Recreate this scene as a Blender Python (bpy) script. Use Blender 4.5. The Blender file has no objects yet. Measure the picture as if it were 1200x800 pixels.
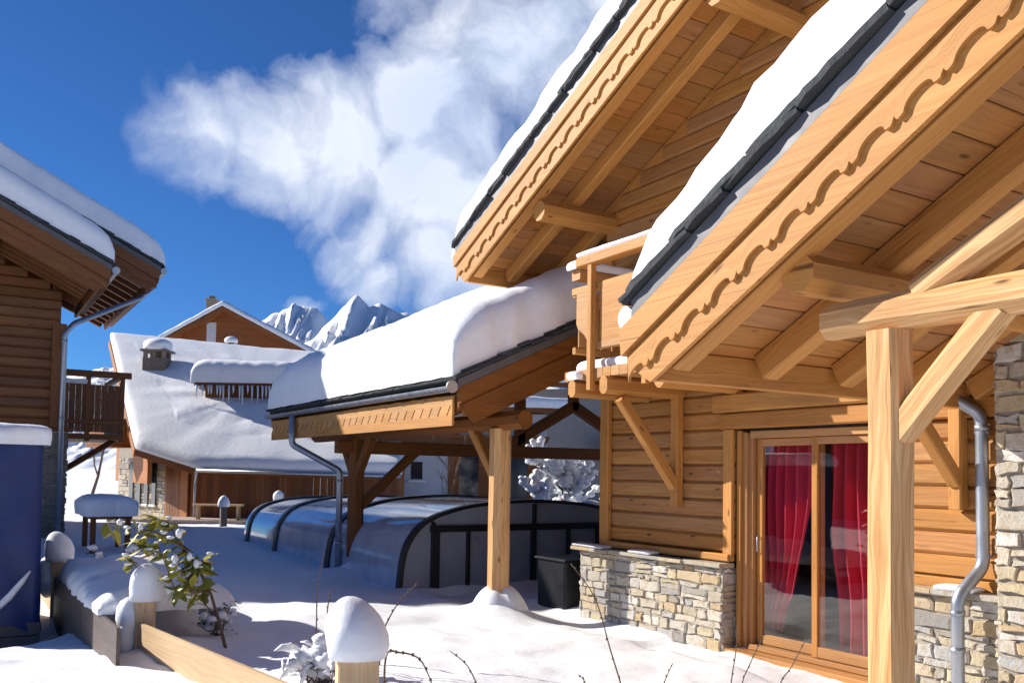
import bpy, bmesh, math, random
from mathutils import Vector, Matrix, noise
R = math.radians
rnd = random.Random(7)
scene = bpy.context.scene
C = scene.collection

# ------------------------------------------------------------------ camera
# world axes: X along the chalet front (towards the camera's right), Y away into the chalet, Z up; metres
cd = bpy.data.cameras.new('camera'); cam = bpy.data.objects.new('camera', cd); C.objects.link(cam)
F_PX, CX, CY, HZ, ROLL = 1050., 600., 508., 556., 0.0155
cd.sensor_fit = 'HORIZONTAL'; cd.sensor_width = 36.; cd.lens = 36.*F_PX/1200.
cd.shift_y = (CY-400.)/1200.; cd.clip_start = .05; cd.clip_end = 20000.
_tilt = math.atan((HZ-CY)/F_PX); _yaw = math.atan(650./F_PX)
_fh = Vector((-math.cos(_yaw), math.sin(_yaw), 0)); _rh = Vector((_fh.y, -_fh.x, 0)); _zu = Vector((0, 0, 1))
FW = math.cos(_tilt)*_fh + math.sin(_tilt)*_zu
_U = -math.sin(_tilt)*_fh + math.cos(_tilt)*_zu
RT = math.cos(ROLL)*_rh + math.sin(ROLL)*_U
UP = math.cos(ROLL)*_U - math.sin(ROLL)*_rh
EYE = Vector((0, 0, 1.7))
m3 = Matrix((RT, UP, -FW)).transposed()
cam.matrix_world = Matrix.Translation(EYE) @ m3.to_4x4()
scene.camera = cam

# ------------------------------------------------------------------ sky, sun, exposure
SUN_EL = R(28.); SUN_TH = R(38.)
to_sun = Vector((-math.cos(SUN_TH)*math.cos(SUN_EL), -math.sin(SUN_TH)*math.cos(SUN_EL), math.sin(SUN_EL)))
sl = bpy.data.lights.new('sun', 'SUN'); sl.energy = 5.0; sl.angle = R(.5); sl.color = (1., .945, .86)
so = bpy.data.objects.new('sun', sl); C.objects.link(so)
so.rotation_euler = (-to_sun).to_track_quat('-Z', 'Y').to_euler(); so.location = (-30, -30, 40)
scene.view_settings.view_transform = 'Standard'; scene.view_settings.look = 'None'
scene.view_settings.gamma = 1.; scene.view_settings.use_curve_mapping = False
scene.view_settings.exposure = .66

world = bpy.data.worlds.new('World'); scene.world = world; world.use_nodes = True
wt = world.node_tree; wt.nodes.clear()
class NT:
    """tiny node-building helper"""
    def __init__(s, t): s.t = t
    def n(s, typ, ins=None, **kw):
        nd = s.t.nodes.new(typ)
        for k, v in kw.items(): setattr(nd, k, v)
        for k, v in (ins or {}).items():
            if isinstance(v, bpy.types.NodeSocket): s.t.links.new(v, nd.inputs[k])
            else: nd.inputs[k].default_value = v
        return nd
    def m(s, op, a, b=0., c=0., clamp=False):
        return s.n('ShaderNodeMath', {0: a, 1: b, 2: c}, operation=op, use_clamp=clamp).outputs[0]
    def vm(s, op, a, b=(0, 0, 0)):
        nd = s.n('ShaderNodeVectorMath', {0: a, 1: b}, operation=op); return nd
    def mix(s, f, a, b, typ='MIX'):
        nd = s.n('ShaderNodeMix', data_type='RGBA', blend_type=typ)
        for i, v in ((0, f), (6, a), (7, b)):
            if isinstance(v, bpy.types.NodeSocket): s.t.links.new(v, nd.inputs[i])
            else: nd.inputs[i].default_value = v
        return nd.outputs[2]
    def ramp(s, f, *stops):
        nd = s.n('ShaderNodeValToRGB', {0: f}); cr = nd.color_ramp
        while len(cr.elements) < len(stops): cr.elements.new(.5)
        for e, (p, c) in zip(cr.elements, stops): e.position = p; e.color = c if len(c) == 4 else (*c, 1)
        return nd.outputs[0]
    def mr(s, v, a, b, c=0., d=1.):
        return s.n('ShaderNodeMapRange', {0: v, 1: a, 2: b, 3: c, 4: d}, clamp=True).outputs[0]

def build_sky():
    N = NT(wt)
    sky = N.n('ShaderNodeTexSky', sky_type='NISHITA', sun_disc=False)
    sky.sun_elevation = SUN_EL
    sky.sun_rotation = math.atan2(to_sun.x, to_sun.y)
    sky.altitude = 1800.; sky.air_density = 1.0; sky.dust_density = .25; sky.ozone_density = 3.0
    tc = N.n('ShaderNodeTexCoord'); d = tc.outputs['Generated']
    # deep alpine blue
    blue = N.mix(1., sky.outputs[0], (.34, .70, 1.16, 1), 'MULTIPLY')
    # clouds: a bank of soft blobs fixed to directions of the sky, broken up by noise
    warp = N.n('ShaderNodeTexNoise', {'Vector': d, 'Scale': 6., 'Detail': 6.}, noise_dimensions='3D')
    wv = N.vm('SUBTRACT', warp.outputs['Color'], (.5, .5, .5)).outputs[0]
    wv = N.n('ShaderNodeVectorMath', {0: wv, 'Scale': .15}, operation='SCALE').outputs[0]
    dv = N.vm('NORMALIZE', N.vm('ADD', d, wv).outputs[0]).outputs[0]
    tot = None
    for (px, py, rad, amp) in CLOUDS:
        v = (FW*F_PX + RT*(px-CX) - UP*(py-CY)).normalized()
        dist = N.vm('DISTANCE', dv, tuple(v)).outputs['Value']
        g = N.mr(dist, 0., rad/F_PX, amp, 0.)
        g = N.m('MULTIPLY', g, g) if False else g
        tot = g if tot is None else N.m('MAXIMUM', tot, g)
    n1 = N.n('ShaderNodeTexNoise', {'Vector': dv, 'Scale': 10., 'Detail': 11., 'Roughness': .58}, noise_dimensions='3D').outputs[0]
    n2 = N.n('ShaderNodeTexNoise', {'Vector': dv, 'Scale': 3.2, 'Detail': 4., 'Roughness': .5}, noise_dimensions='3D').outputs[0]
    # a few far thin clouds around the rest of the sky as well
    rest = N.m('MULTIPLY', N.mr(n2, .58, .78), .35)
    dens = N.m('ADD', tot, N.m('MULTIPLY', N.m('SUBTRACT', n1, .5), 1.2))
    dens = N.m('MULTIPLY', N.mr(dens, .14, .64), N.mr(tot, .0, .22))
    dens = N.n('ShaderNodeMath', {0: dens, 1: .93}, operation='MULTIPLY').outputs[0]
    shade = N.mr(N.n('ShaderNodeTexNoise', {'Vector': dv, 'Scale': 7., 'Detail': 6., 'Roughness': .55}).outputs[0], .3, .7)
    ccol = N.mix(shade, (8.2, 9.4, 12., 1), (11.2, 11.8, 12.8, 1))
    col = N.mix(dens, blue, ccol)
    bg = N.n('ShaderNodeBackground', {'Color': col, 'Strength': .056})
    out = N.n('ShaderNodeOutputWorld', {'Surface': bg.outputs[0]})
CLOUDS = [(410, 170, 130, .95), (320, 165, 95, .8), (250, 170, 75, .62), (480, 215, 130, .85), (360, 115, 70, .6),
          (440, 270, 90, .6), (600, 90, 190, .68), (520, 40, 120, .62), (640, 20, 160, .7), (560, 190, 150, .62),
          (510, 320, 85, .85), (450, 325, 60, .55), (345, 352, 40, .38), (520, 265, 150, .78), (480, 130, 120, .85), (580, 240, 130, .8), (700, -60, 200, .7)]
build_sky()

# ------------------------------------------------------------------ mesh builder
class MB:
    def __init__(s): s.v = []; s.f = []; s.uv = []; s.sm = []
    def face(s, idx, uv=None, smooth=False):
        s.f.append(idx); s.sm.append(smooth)
        s.uv.append(uv if uv else [(s.v[i][0]+s.v[i][1]*.7, s.v[i][2]) for i in idx])
    def loft(s, rings, closed=True, caps=True, smooth=False, us=None, vscale=1., uo=None):
        """rings: list of equal-length vertex lists; u runs from ring to ring, v round the ring"""
        b = len(s.v); n = len(rings[0])
        for r in rings: s.v += [tuple(p) for p in r]
        if us is None:
            us = [0.]
            for a, c in zip(rings, rings[1:]):
                us.append(us[-1]+(sum((Vector(q) for q in c), Vector())/n-sum((Vector(q) for q in a), Vector())/n).length)
        o = uo if uo is not None else (rnd.random()*40, rnd.random()*40)
        vs = [0.]
        r0 = rings[len(rings)//2]
        for i in range(n): vs.append(vs[-1]+(Vector(r0[(i+1) % n])-Vector(r0[i])).length*vscale)
        for k in range(len(rings)-1):
            for i in range(n if closed else n-1):
                j = (i+1) % n
                s.face([b+k*n+i, b+k*n+j, b+(k+1)*n+j, b+(k+1)*n+i],
                       [(o[0]+us[k], o[1]+vs[i]), (o[0]+us[k], o[1]+vs[i+1]), (o[0]+us[k+1], o[1]+vs[i+1]), (o[0]+us[k+1], o[1]+vs[i])], smooth)
        if caps and closed:
            for k, rev in ((0, True), (len(rings)-1, False)):
                idx = [b+k*n+i for i in range(n)]
                c = sum((Vector(s.v[i]) for i in idx), Vector())/n
                if rev: idx = idx[::-1]
                s.face(idx, [(o[0]+.03*rnd.random()+(Vector(s.v[i])-c).dot(Vector((.6, .8, .1)))*.3, o[1]+(Vector(s.v[i])-c).z) for i in idx])
    def beam(s, a, b, w, h, up=(0, 0, 1), ch=.012, wob=0., seg=1):
        """chamfered timber from a to b; w across, h along 'up'"""
        a = Vector(a); b = Vector(b); d = (b-a).normalized(); u = Vector(up)
        x = d.cross(u)
        if x.length < 1e-4: x = d.cross(Vector((1, 0, 0)))
        x.normalize(); y = x.cross(d).normalized()
        ch = min(ch, w*.45, h*.45)
        sec = [(-w/2+ch, -h/2), (w/2-ch, -h/2), (w/2, -h/2+ch), (w/2, h/2-ch), (w/2-ch, h/2), (-w/2+ch, h/2), (-w/2, h/2-ch), (-w/2, -h/2+ch)]
        if ch <= 0: sec = [(-w/2, -h/2), (w/2, -h/2), (w/2, h/2), (-w/2, h/2)]
        rings = []
        for k in range(seg+1):
            c = a.lerp(b, k/seg)
            q = Vector((rnd.uniform(-wob, wob), rnd.uniform(-wob, wob), rnd.uniform(-wob, wob))) if wob else Vector()
            sc = 1+(rnd.uniform(-wob, wob)*2 if wob else 0)
            rings.append([c+q+x*p*sc+y*t*sc for p, t in sec])
        s.loft(rings, uo=None)
    def box(s, x0, y0, z0, x1, y1, z1, ch=.006):
        dx, dy, dz = abs(x1-x0), abs(y1-y0), abs(z1-z0); mx, my, mz = (x0+x1)/2, (y0+y1)/2, (z0+z1)/2
        if dx >= dy and dx >= dz: s.beam((x0, my, mz), (x1, my, mz), dy, dz, ch=ch)
        elif dy >= dz: s.beam((mx, y0, mz), (mx, y1, mz), dx, dz, ch=ch)
        else: s.beam((mx, my, z0), (mx, my, z1), dx, dy, up=(0, 1, 0), ch=ch)
    def tube(s, pts, r, n=10, smooth=True, caps=True, taper=None):
        pts = [Vector(p) for p in pts]; rings = []
        ref = None
        for i, p in enumerate(pts):
            t = (pts[min(i+1, len(pts)-1)]-pts[max(i-1, 0)]).normalized()
            if ref is None: ref = t.orthogonal().normalized()
            x = (ref-t*ref.dot(t)).normalized(); ref = x; y = t.cross(x)
            rr = r if not taper else r*(1+(taper-1)*i/(len(pts)-1))
            if isinstance(r, (list, tuple)): rr = r[i]
            rings.append([p+x*math.cos(2*math.pi*k/n)*rr+y*math.sin(2*math.pi*k/n)*rr for k in range(n)])
        s.loft(rings, smooth=smooth, caps=caps)
    def prism(s, poly, d):
        """polygon (3-D points) extruded by d"""
        d = Vector(d); s.loft([[Vector(p) for p in poly], [Vector(p)+d for p in poly]])
    def grid(s, fn, nu, nv, smooth=True):
        b = len(s.v)
        for i in range(nu):
            for j in range(nv): s.v.append(tuple(fn(i, j)))
        for i in range(nu-1):
            for j in range(nv-1):
                idx = [b+i*nv+j, b+(i+1)*nv+j, b+(i+1)*nv+j+1, b+i*nv+j+1]
                s.face(idx, [(s.v[q][0], s.v[q][1]) for q in idx], smooth)
    def ball(s, c, r, sq=(1, 1, 1), n=8, m=6, jit=0.):
        c = Vector(c); rings = []
        for k in range(m+1):
            th = math.pi*k/m
            ring = []
            for i in range(n):
                ph = 2*math.pi*i/n
                rr = r*(1+rnd.uniform(-jit, jit))
                ring.append(c+Vector((math.sin(th)*math.cos(ph)*sq[0], math.sin(th)*math.sin(ph)*sq[1], math.cos(th)*sq[2]))*rr)
            rings.append(ring)
        s.loft(rings, smooth=True, caps=False)
    def build(s, name, mat, parent=None, recalc=True, label=None):
        me = bpy.data.meshes.new(name)
        me.from_pydata(s.v, [], s.f)
        uvl = me.uv_layers.new(name='UVMap'); k = 0
        for p, uv in zip(me.polygons, s.uv):
            for q in uv: uvl.data[k].uv = q; k += 1
        me.polygons.foreach_set('use_smooth', s.sm)
        if recalc:
            bm = bmesh.new(); bm.from_mesh(me); bmesh.ops.recalc_face_normals(bm, faces=bm.faces); bm.to_mesh(me); bm.free()
        me.materials.append(mat)
        o = bpy.data.objects.new(name, me); C.objects.link(o)
        if parent is not None: par(o, parent)
        if label: o['label'] = label
        return o
def par(o, p):
    o.parent = p
    o.matrix_parent_inverse = Matrix.Identity(4)
    w = p.location.copy(); q = p.parent
    while q is not None: w += q.location; q = q.parent
    o.location = o.location-w
def thing(name, loc, label, cat, group=None):
    o = bpy.data.objects.new(name, None); C.objects.link(o); o.location = loc; o.empty_display_size = .2
    tag(o, label, cat, group); return o
def tag(o, label=None, cat=None, group=None, kind=None):
    if label: o['label'] = label
    if cat: o['category'] = cat
    if group: o['group'] = group
    if kind: o['kind'] = kind
    return o
def at(px, py, D):
    """design helper: a point at depth D in front of the eye, used to lay out far buildings"""
    return EYE+(FW*F_PX+RT*(px-CX)-UP*(py-CY))/F_PX*D
def fbm(x, y, z=0., o=4): return noise.fractal(Vector((x, y, z)), .9, 2., o)

# ------------------------------------------------------------------ materials
def mat(name):
    m = bpy.data.materials.new(name); m.use_nodes = True
    t = m.node_tree; t.nodes.clear(); N = NT(t)
    b = N.n('ShaderNodeBsdfPrincipled'); N.n('ShaderNodeOutputMaterial', {0: b.outputs[0]})
    return m, N, b
def link(N, b, **kw):
    for k, v in kw.items():
        k = k.replace('_', ' ')
        if isinstance(v, bpy.types.NodeSocket): N.t.links.new(v, b.inputs[k])
        else: b.inputs[k].default_value = v
def big_(N, uv): return N.n('ShaderNodeTexNoise', {'Vector': N.vm('MULTIPLY', uv, (.7, 5., 1)).outputs[0], 'Scale': 1., 'Detail': 1.}).outputs[0]
def wood(name, base, dark, var=.3, knots=1., rough=.6, grain=1., crack=.7):
    m, N, b = mat(name)
    uv = N.n('ShaderNodeUVMap').outputs[0]; rp = N.n('ShaderNodeNewGeometry').outputs['Random Per Island']
    wpn = N.n('ShaderNodeTexNoise', {'Vector': N.vm('MULTIPLY', uv, (1.1, 4., 1)).outputs[0], 'Scale': 1., 'Detail': 2.}).outputs[0]
    sc = N.vm('MULTIPLY', uv, (.55, 22., 1)).outputs[0]
    sc2 = N.vm('ADD', sc, N.n('ShaderNodeCombineXYZ', {1: N.m('MULTIPLY', wpn, 5.)}).outputs[0]).outputs[0]
    g1 = N.n('ShaderNodeTexNoise', {'Vector': sc2, 'Scale': 1.6, 'Detail': 5., 'Roughness': .65}).outputs[0]
    g2 = N.n('ShaderNodeTexNoise', {'Vector': N.vm('MULTIPLY', uv, (3., 150., 1)).outputs[0], 'Scale': 1., 'Detail': 3.}).outputs[0]
    big = N.n('ShaderNodeTexNoise', {'Vector': N.vm('MULTIPLY', uv, (.5, 1.6, 1)).outputs[0], 'Scale': 1., 'Detail': 3.}).outputs[0]
    g = N.m('ADD', N.m('MULTIPLY', N.mr(g1, .38, .62), .66), N.m('MULTIPLY', N.mr(g2, .3, .7), .34))
    col = N.mix(N.m('MULTIPLY', N.m('SUBTRACT', 1., g), .75*grain), (*base, 1), (*dark, 1))
    # knots
    kv = N.n('ShaderNodeTexVoronoi', {'Vector': N.vm('MULTIPLY', uv, (2.6, 8., 1)).outputs[0], 'Scale': 1., 'Randomness': 1.})
    kn = N.mr(kv.outputs['Distance'], .055, .15, 1., 0.)
    kn = N.m('MULTIPLY', kn, N.mr(N.n('ShaderNodeSeparateColor', {0: kv.outputs['Color']}).outputs[0], .45, .55))
    col = N.mix(N.m('MULTIPLY', kn, min(1., .92*knots)), col, tuple(c*.38 for c in dark)+(1,))
    # drying cracks: rare thin dark lines along the grain
    ck = N.n('ShaderNodeTexNoise', {'Vector': N.vm('ADD', N.vm('MULTIPLY', uv, (.9, 26., 1)).outputs[0], (3.7, 9.1, 0)).outputs[0], 'Scale': 1., 'Detail': 2., 'Roughness': .4}).outputs[0]
    ck = N.m('MULTIPLY', N.mr(N.m('ABSOLUTE', N.m('SUBTRACT', ck, .5)), .0, .012, 1., 0.), N.mr(big_(N, uv), .50, .62))
    col = N.mix(N.m('MULTIPLY', ck, crack), col, tuple(c*.3 for c in dark)+(1,))
    hv = N.n('ShaderNodeHueSaturation', {'Hue': N.mr(N.m('FRACT', N.m('MULTIPLY', rp, 7.3)), 0, 1, .4955, .5035), 'Saturation': N.mr(N.m('FRACT', N.m('MULTIPLY', rp, 13.7)), 0, 1, .94, 1.05), 'Value': N.m('MULTIPLY', N.mr(rp, 0, 1, 1-var, 1+var*.5), N.mr(big, .3, .7, .86, 1.1)), 'Color': col}).outputs[0]
    bp = N.n('ShaderNodeBump', {'Height': N.m('SUBTRACT', g, N.m('MULTIPLY', kn, .4)), 'Strength': .35, 'Distance': .004}).outputs[0]
    link(N, b, Base_Color=hv, Roughness=rough, Normal=bp)
    b.inputs['Specular IOR Level'].default_value = .3
    return m
def snow_mat():
    m, N, b = mat('snow')
    p = N.n('ShaderNodeNewGeometry').outputs['Position']
    n1 = N.n('ShaderNodeTexNoise', {'Vector': p, 'Scale': 7., 'Detail': 6., 'Roughness': .6}).outputs[0]
    n2 = N.n('ShaderNodeTexNoise', {'Vector': p, 'Scale': 70., 'Detail': 3., 'Roughness': .7}).outputs[0]
    h = N.m('ADD', N.m('MULTIPLY', n1, .018), N.m('MULTIPLY', n2, .003))
    bp = N.n('ShaderNodeBump', {'Height': h, 'Strength': .55, 'Distance': 1.}).outputs[0]
    col = N.mix(N.mr(n1, .3, .7), (.82, .84, .87, 1), (.88, .89, .91, 1))
    link(N, b, Base_Color=col, Roughness=.65, Normal=bp)
    b.inputs['Specular IOR Level'].default_value = .25
    return m
def plain(name, col, rough=.5, metal=0., nscale=8., namp=.25, bump=.1):
    m, N, b = mat(name)
    p = N.n('ShaderNodeNewGeometry').outputs['Position']
    n = N.n('ShaderNodeTexNoise', {'Vector': p, 'Scale': nscale, 'Detail': 5., 'Roughness': .6}).outputs[0]
    c = N.mix(N.mr(n, .3, .7), tuple(q*(1-namp) for q in col)+(1,), tuple(min(1, q*(1+namp)) for q in col)+(1,))
    link(N, b, Base_Color=c, Roughness=N.mr(n, .3, .7, rough*.85, min(1, rough*1.15)), Metallic=metal)
    if bump: link(N, b, Normal=N.n('ShaderNodeBump', {'Height': n, 'Strength': bump, 'Distance': .02}).outputs[0])
    return m
def stone_mat(name, cols, dark=.5, stain=(.30, .21, .12), lo=.42, hi=.68):
    m, N, b = mat(name)
    g = N.n('ShaderNodeNewGeometry'); rp = g.outputs['Random Per Island']; p = g.outputs['Position']
    c = N.ramp(rp, *[(i/(len(cols)-1), q) for i, q in enumerate(cols)])
    n = N.n('ShaderNodeTexNoise', {'Vector': p, 'Scale': 14., 'Detail': 7., 'Roughness': .65}).outputs[0]
    n3 = N.n('ShaderNodeTexNoise', {'Vector': p, 'Scale': 60., 'Detail': 4., 'Roughness': .6}).outputs[0]
    c = N.mix(N.mr(n, lo, hi), c, (*stain, 1))
    c = N.mix(N.m('MULTIPLY', N.mr(n3, .55, .75), dark), c, (.08, .075, .07, 1))
    link(N, b, Base_Color=c, Roughness=.9, Normal=N.n('ShaderNodeBump', {'Height': N.m('ADD', n, N.m('MULTIPLY', n3, .4)), 'Strength': .8, 'Distance': .02}).outputs[0])
    return m
def glass_mat(name, tint=(.96, .975, .98), trans=.985, rough=.02):
    """pane: fresnel reflection over a see-through film"""
    m = bpy.data.materials.new(name); m.use_nodes = True; t = m.node_tree; t.nodes.clear(); N = NT(t)
    n = N.n('ShaderNodeTexNoise', {'Vector': N.n('ShaderNodeNewGeometry').outputs['Position'], 'Scale': 1.3, 'Detail': 1.}).outputs[0]
    bp = N.n('ShaderNodeBump', {'Height': n, 'Strength': .02, 'Distance': .05}).outputs[0]
    tr = N.n('ShaderNodeBsdfTransparent', {0: (*[q*trans for q in tint], 1)})
    gl = N.n('ShaderNodeBsdfGlossy', {'Color': (1, 1, 1, 1), 'Roughness': rough, 'Normal': bp})
    fr = N.n('ShaderNodeFresnel', {'IOR': 1.75, 'Normal': bp}).outputs[0]
    fr = N.m('MULTIPLY', fr, N.m('SUBTRACT', 1., N.n('ShaderNodeNewGeometry').outputs['Backfacing']))
    mx = N.n('ShaderNodeMixShader', {0: fr, 1: tr.outputs[0], 2: gl.outputs[0]})
    N.n('ShaderNodeOutputMaterial', {0: mx.outputs[0]})
    return m
M = {}
M['snow'] = snow_mat()
M['larch'] = wood('larch timber', (.55, .282, .092), (.34, .142, .038), var=.13, grain=.8)
M['peeled'] = wood('peeled pale timber', (.74, .49, .245), (.38, .175, .055), var=.08, grain=1.2, crack=1., knots=1.2)
M['soffit'] = wood('soffit boards', (.43, .195, .058), (.27, .105, .028), var=.13, grain=.85)
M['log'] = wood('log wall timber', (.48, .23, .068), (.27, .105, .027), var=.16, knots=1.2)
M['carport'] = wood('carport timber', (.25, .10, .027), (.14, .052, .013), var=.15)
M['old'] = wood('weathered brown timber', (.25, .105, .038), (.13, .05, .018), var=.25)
M['brown'] = wood('dark stained boards', (.30, .11, .036), (.16, .056, .018), var=.3)
M['orange'] = wood('orange stained boards', (.42, .17, .045), (.25, .09, .025), var=.3)
M['pale'] = wood('pale new boards', (.70, .52, .32), (.55, .36, .19), var=.15, knots=.5)
M['greyboard'] = wood('grey weathered boards', (.16, .13, .12), (.09, .07, .065), var=.2, knots=.4)
M['frame'] = wood('stained joinery', (.50, .25, .08), (.33, .14, .04), var=.1, knots=.0, rough=.4)
M['slate'] = stone_mat('roof slate', [(.030, .034, .040), (.055, .06, .068), (.04, .045, .052), (.075, .08, .088)], .5, (.03, .033, .038))
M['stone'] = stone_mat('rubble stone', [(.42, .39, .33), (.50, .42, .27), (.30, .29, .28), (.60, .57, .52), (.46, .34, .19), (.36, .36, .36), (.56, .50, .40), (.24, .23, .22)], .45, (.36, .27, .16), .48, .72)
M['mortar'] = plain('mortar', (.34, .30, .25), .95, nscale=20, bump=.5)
M['darkstone'] = stone_mat('dark stone', [(.14, .135, .13), (.20, .19, .17), (.11, .11, .11), (.24, .22, .19)])  # darker stone colours for footings, chimneys and the left chalet's plinth
M['zinc'] = plain('zinc sheet', (.36, .385, .43), .40, .8, nscale=6, namp=.12, bump=.03)
M['flash'] = plain('lead grey flashing', (.105, .105, .115), .55, .2, nscale=5, namp=.15, bump=.05)
M['darkmetal'] = plain('dark coated metal', (.012, .013, .017), .4, .3, nscale=5, namp=.2, bump=.02)
M['tarp'] = plain('blue tarpaulin', (.004, .021, .12), .45, 0., nscale=3, namp=.25, bump=.5)
M['glass'] = glass_mat('window glass')
M['render'] = plain('pale render', (.52, .52, .54), .9, nscale=3, namp=.08, bump=.15)
M['greyrender'] = plain('grey render', (.30, .28, .26), .9, nscale=3, namp=.1, bump=.15)
M['darkpane'] = plain('dark window glass', (.02, .025, .035), .08, 0., namp=.1, bump=0)
M['bark'] = plain('bark', (.13, .085, .06), .9, nscale=25, namp=.4, bump=.5)
M['room'] = plain('dim room plaster', (.25, .19, .14), .9, namp=.1)

def curtain_mat():
    m, N, b = mat('red curtain cloth')
    uv = N.n('ShaderNodeUVMap').outputs[0]
    n = N.n('ShaderNodeTexNoise', {'Vector': N.vm('MULTIPLY', uv, (300, 300, 1)).outputs[0], 'Scale': 1.}).outputs[0]
    col = N.mix(n, (.42, .006, .028, 1), (.52, .010, .042, 1))
    link(N, b, Base_Color=col, Roughness=.75)
    return m
M['curtain'] = curtain_mat()
def poly_mat():
    m, N, b = mat('pool cover glazing')
    p = N.n('ShaderNodeNewGeometry').outputs['Position']
    n = N.n('ShaderNodeTexNoise', {'Vector': p, 'Scale': 2.5, 'Detail': 5., 'Roughness': .6}).outputs[0]
    col = N.mix(N.mr(n, .35, .7), (.46, .48, .55, 1), (.62, .64, .70, 1))
    link(N, b, Base_Color=col, Roughness=N.mr(n, .35, .7, .08, .22), IOR=1.7)
    b.inputs['Coat Weight'].default_value = .7; b.inputs['Coat Roughness'].default_value = .03; b.inputs['Coat IOR'].default_value = 1.9
    b.inputs['Specular IOR Level'].default_value = .8
    return m
M['poly'] = poly_mat()
M['polyend'] = plain('grey translucent panel', (.25, .265, .32), .3, 0., nscale=2, namp=.12, bump=.02)
def leaf_mat():
    m, N, b = mat('yellow green leaves')
    rp = N.n('ShaderNodeNewGeometry').outputs['Random Per Island']
    c = N.ramp(rp, (0, (.10, .12, .015)), (.35, (.26, .25, .03)), (.85, (.42, .36, .05)), (1, (.20, .09, .02)))
    link(N, b, Base_Color=c, Roughness=.45)
    return m
M['leaf'] = leaf_mat()
M['evergreen'] = plain('dark evergreen leaves', (.025, .04, .02), .6, nscale=30, namp=.5)

# ------------------------------------------------------------------ ground (one snow sheet)
MOUNDS = [(-9.58, 5.76, .5, .2), (-7.2, 4.4, 1.5, .12), (-14.3, 5.7, .7, .10), (-8.9, 1.9, .6, .12), (-11.2, 1.9, .8, .22),
          (-5.2, 2.3, .7, .25), (-11.6, .45, 1.0, -.46), (-17.5, 3.6, 1., .2), (-6.9, 3.1, .9, .06), (-10.0, 3.4, .8, .08)]
def ground_z(x, y):
    r = math.hypot(x, y)
    z = .06*fbm(x*.5, y*.5, 1.3)+.025*fbm(x*1.7, y*1.7, 4.)+(.010*fbm(x*4.5, y*4.5, 2.) if -22 < x < 0 and -2 < y < 9 else 0)
    for (mx, my, mr, mh) in MOUNDS:
        d2 = ((x-mx)**2+(y-my)**2)/(mr*mr)
        if d2 < 6: z += mh*math.exp(-d2*1.2)
    # path scooped out under the shelter, towards the stone wall
    d = abs(y-(6.35+.05*math.sin(x*2)))
    if -12 < x < -6.6: z -= .10*math.exp(-(d/.45)**2)
    if x > -7.5 and y > 5.9: z -= .05
    if r > 45: z += .2*fbm(x*.02, y*.02, 9.)*min(1, (r-45)/40)
    return z
def build_ground():
    xs = []; x = -4200.
    def axis(lo, f0, f1, hi, fine):
        a = []; c = f0; st = fine
        while c > lo: a.append(c); st *= 1.22; c -= st
        a.append(lo); a.reverse()
        c = f0+fine
        while c < f1: a.append(c); c += fine
        st = fine
        while c < hi: a.append(c); st *= 1.22; c += st
        a.append(hi); return a
    xs = axis(-4500, -20., -2.5, 4500, .085); ys = axis(-4500, .4, 8., 4500, .085)
    mb = MB()
    mb.grid(lambda i, j: (xs[i], ys[j], ground_z(xs[i], ys[j])), len(xs), len(ys))
    o = mb.build('snowy_ground', M['snow'], recalc=False); tag(o, kind='structure')
build_ground()

# ------------------------------------------------------------------ snow on roofs: a slab with rounded edges
def snow_slab(mb, O, ea, eb, La, Lb, H, r=.35, na=40, nb=16, amp=.05, over=.04, power=.75, edges=(1, 1, 1, 1), seed=0.):
    """O corner, ea/eb unit-ish vectors, thickness H straight up; edges: rounded at a0,a1,b0,b1"""
    O = Vector(O); ea = Vector(ea); eb = Vector(eb)
    def params(L, n, e0, e1):
        out = []; rr = min(r, L*.45); k = 6
        if e0:
            for i in range(k+1):
                ph = math.pi/2*i/k; out.append((rr*(1-math.cos(ph)), math.sin(ph)**power, -over*math.sin(ph*2)))
        else: out.append((0., 1., 0.))
        s0 = rr if e0 else 0.; s1 = L-rr if e1 else L
        for i in range(1, n): out.append((s0+(s1-s0)*i/n, 1., 0.))
        if e1:
            for i in range(k, -1, -1):
                ph = math.pi/2*i/k; out.append((L-rr*(1-math.cos(ph)), math.sin(ph)**power, over*math.sin(ph*2)))
        else: out.append((L, 1., 0.))
        return out
    pa = params(La, na, edges[0], edges[1]); pb = params(Lb, nb, edges[2], edges[3])
    def fn(i, j):
        a, ha, oa = pa[i]; b, hb, ob = pb[j]
        h = H*ha*hb
        p = O+ea*(a+oa*hb)+eb*(b+ob*ha)
        w = amp*fbm(p.x*.8+seed, p.y*.8, p.z*.5)+amp*.4*fbm(p.x*3.1+seed, p.y*3.1, 2.)
        fade = min(1., ha*hb*1.5)
        rag = .05*fbm(p.x*2.6+seed, p.y*2.6, 7.)+.02*fbm(p.x*9., p.y*9., seed)
        if H > .2 and min(ha, hb) < .8: p = p+(ea*rag*(1 if i < len(pa)/2 else -1) if ha < .8 else Vector())+(eb*rag*(1 if j < len(pb)/2 else -1) if hb < .8 else Vector())
        return p+Vector((0, 0, h+w*fade))+(ea*w*.6*(-1 if i < len(pa)/2 else 1))*(1 if 0 < ha*hb < 1 else 0)
    mb.grid(fn, len(pa), len(pb))
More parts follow.
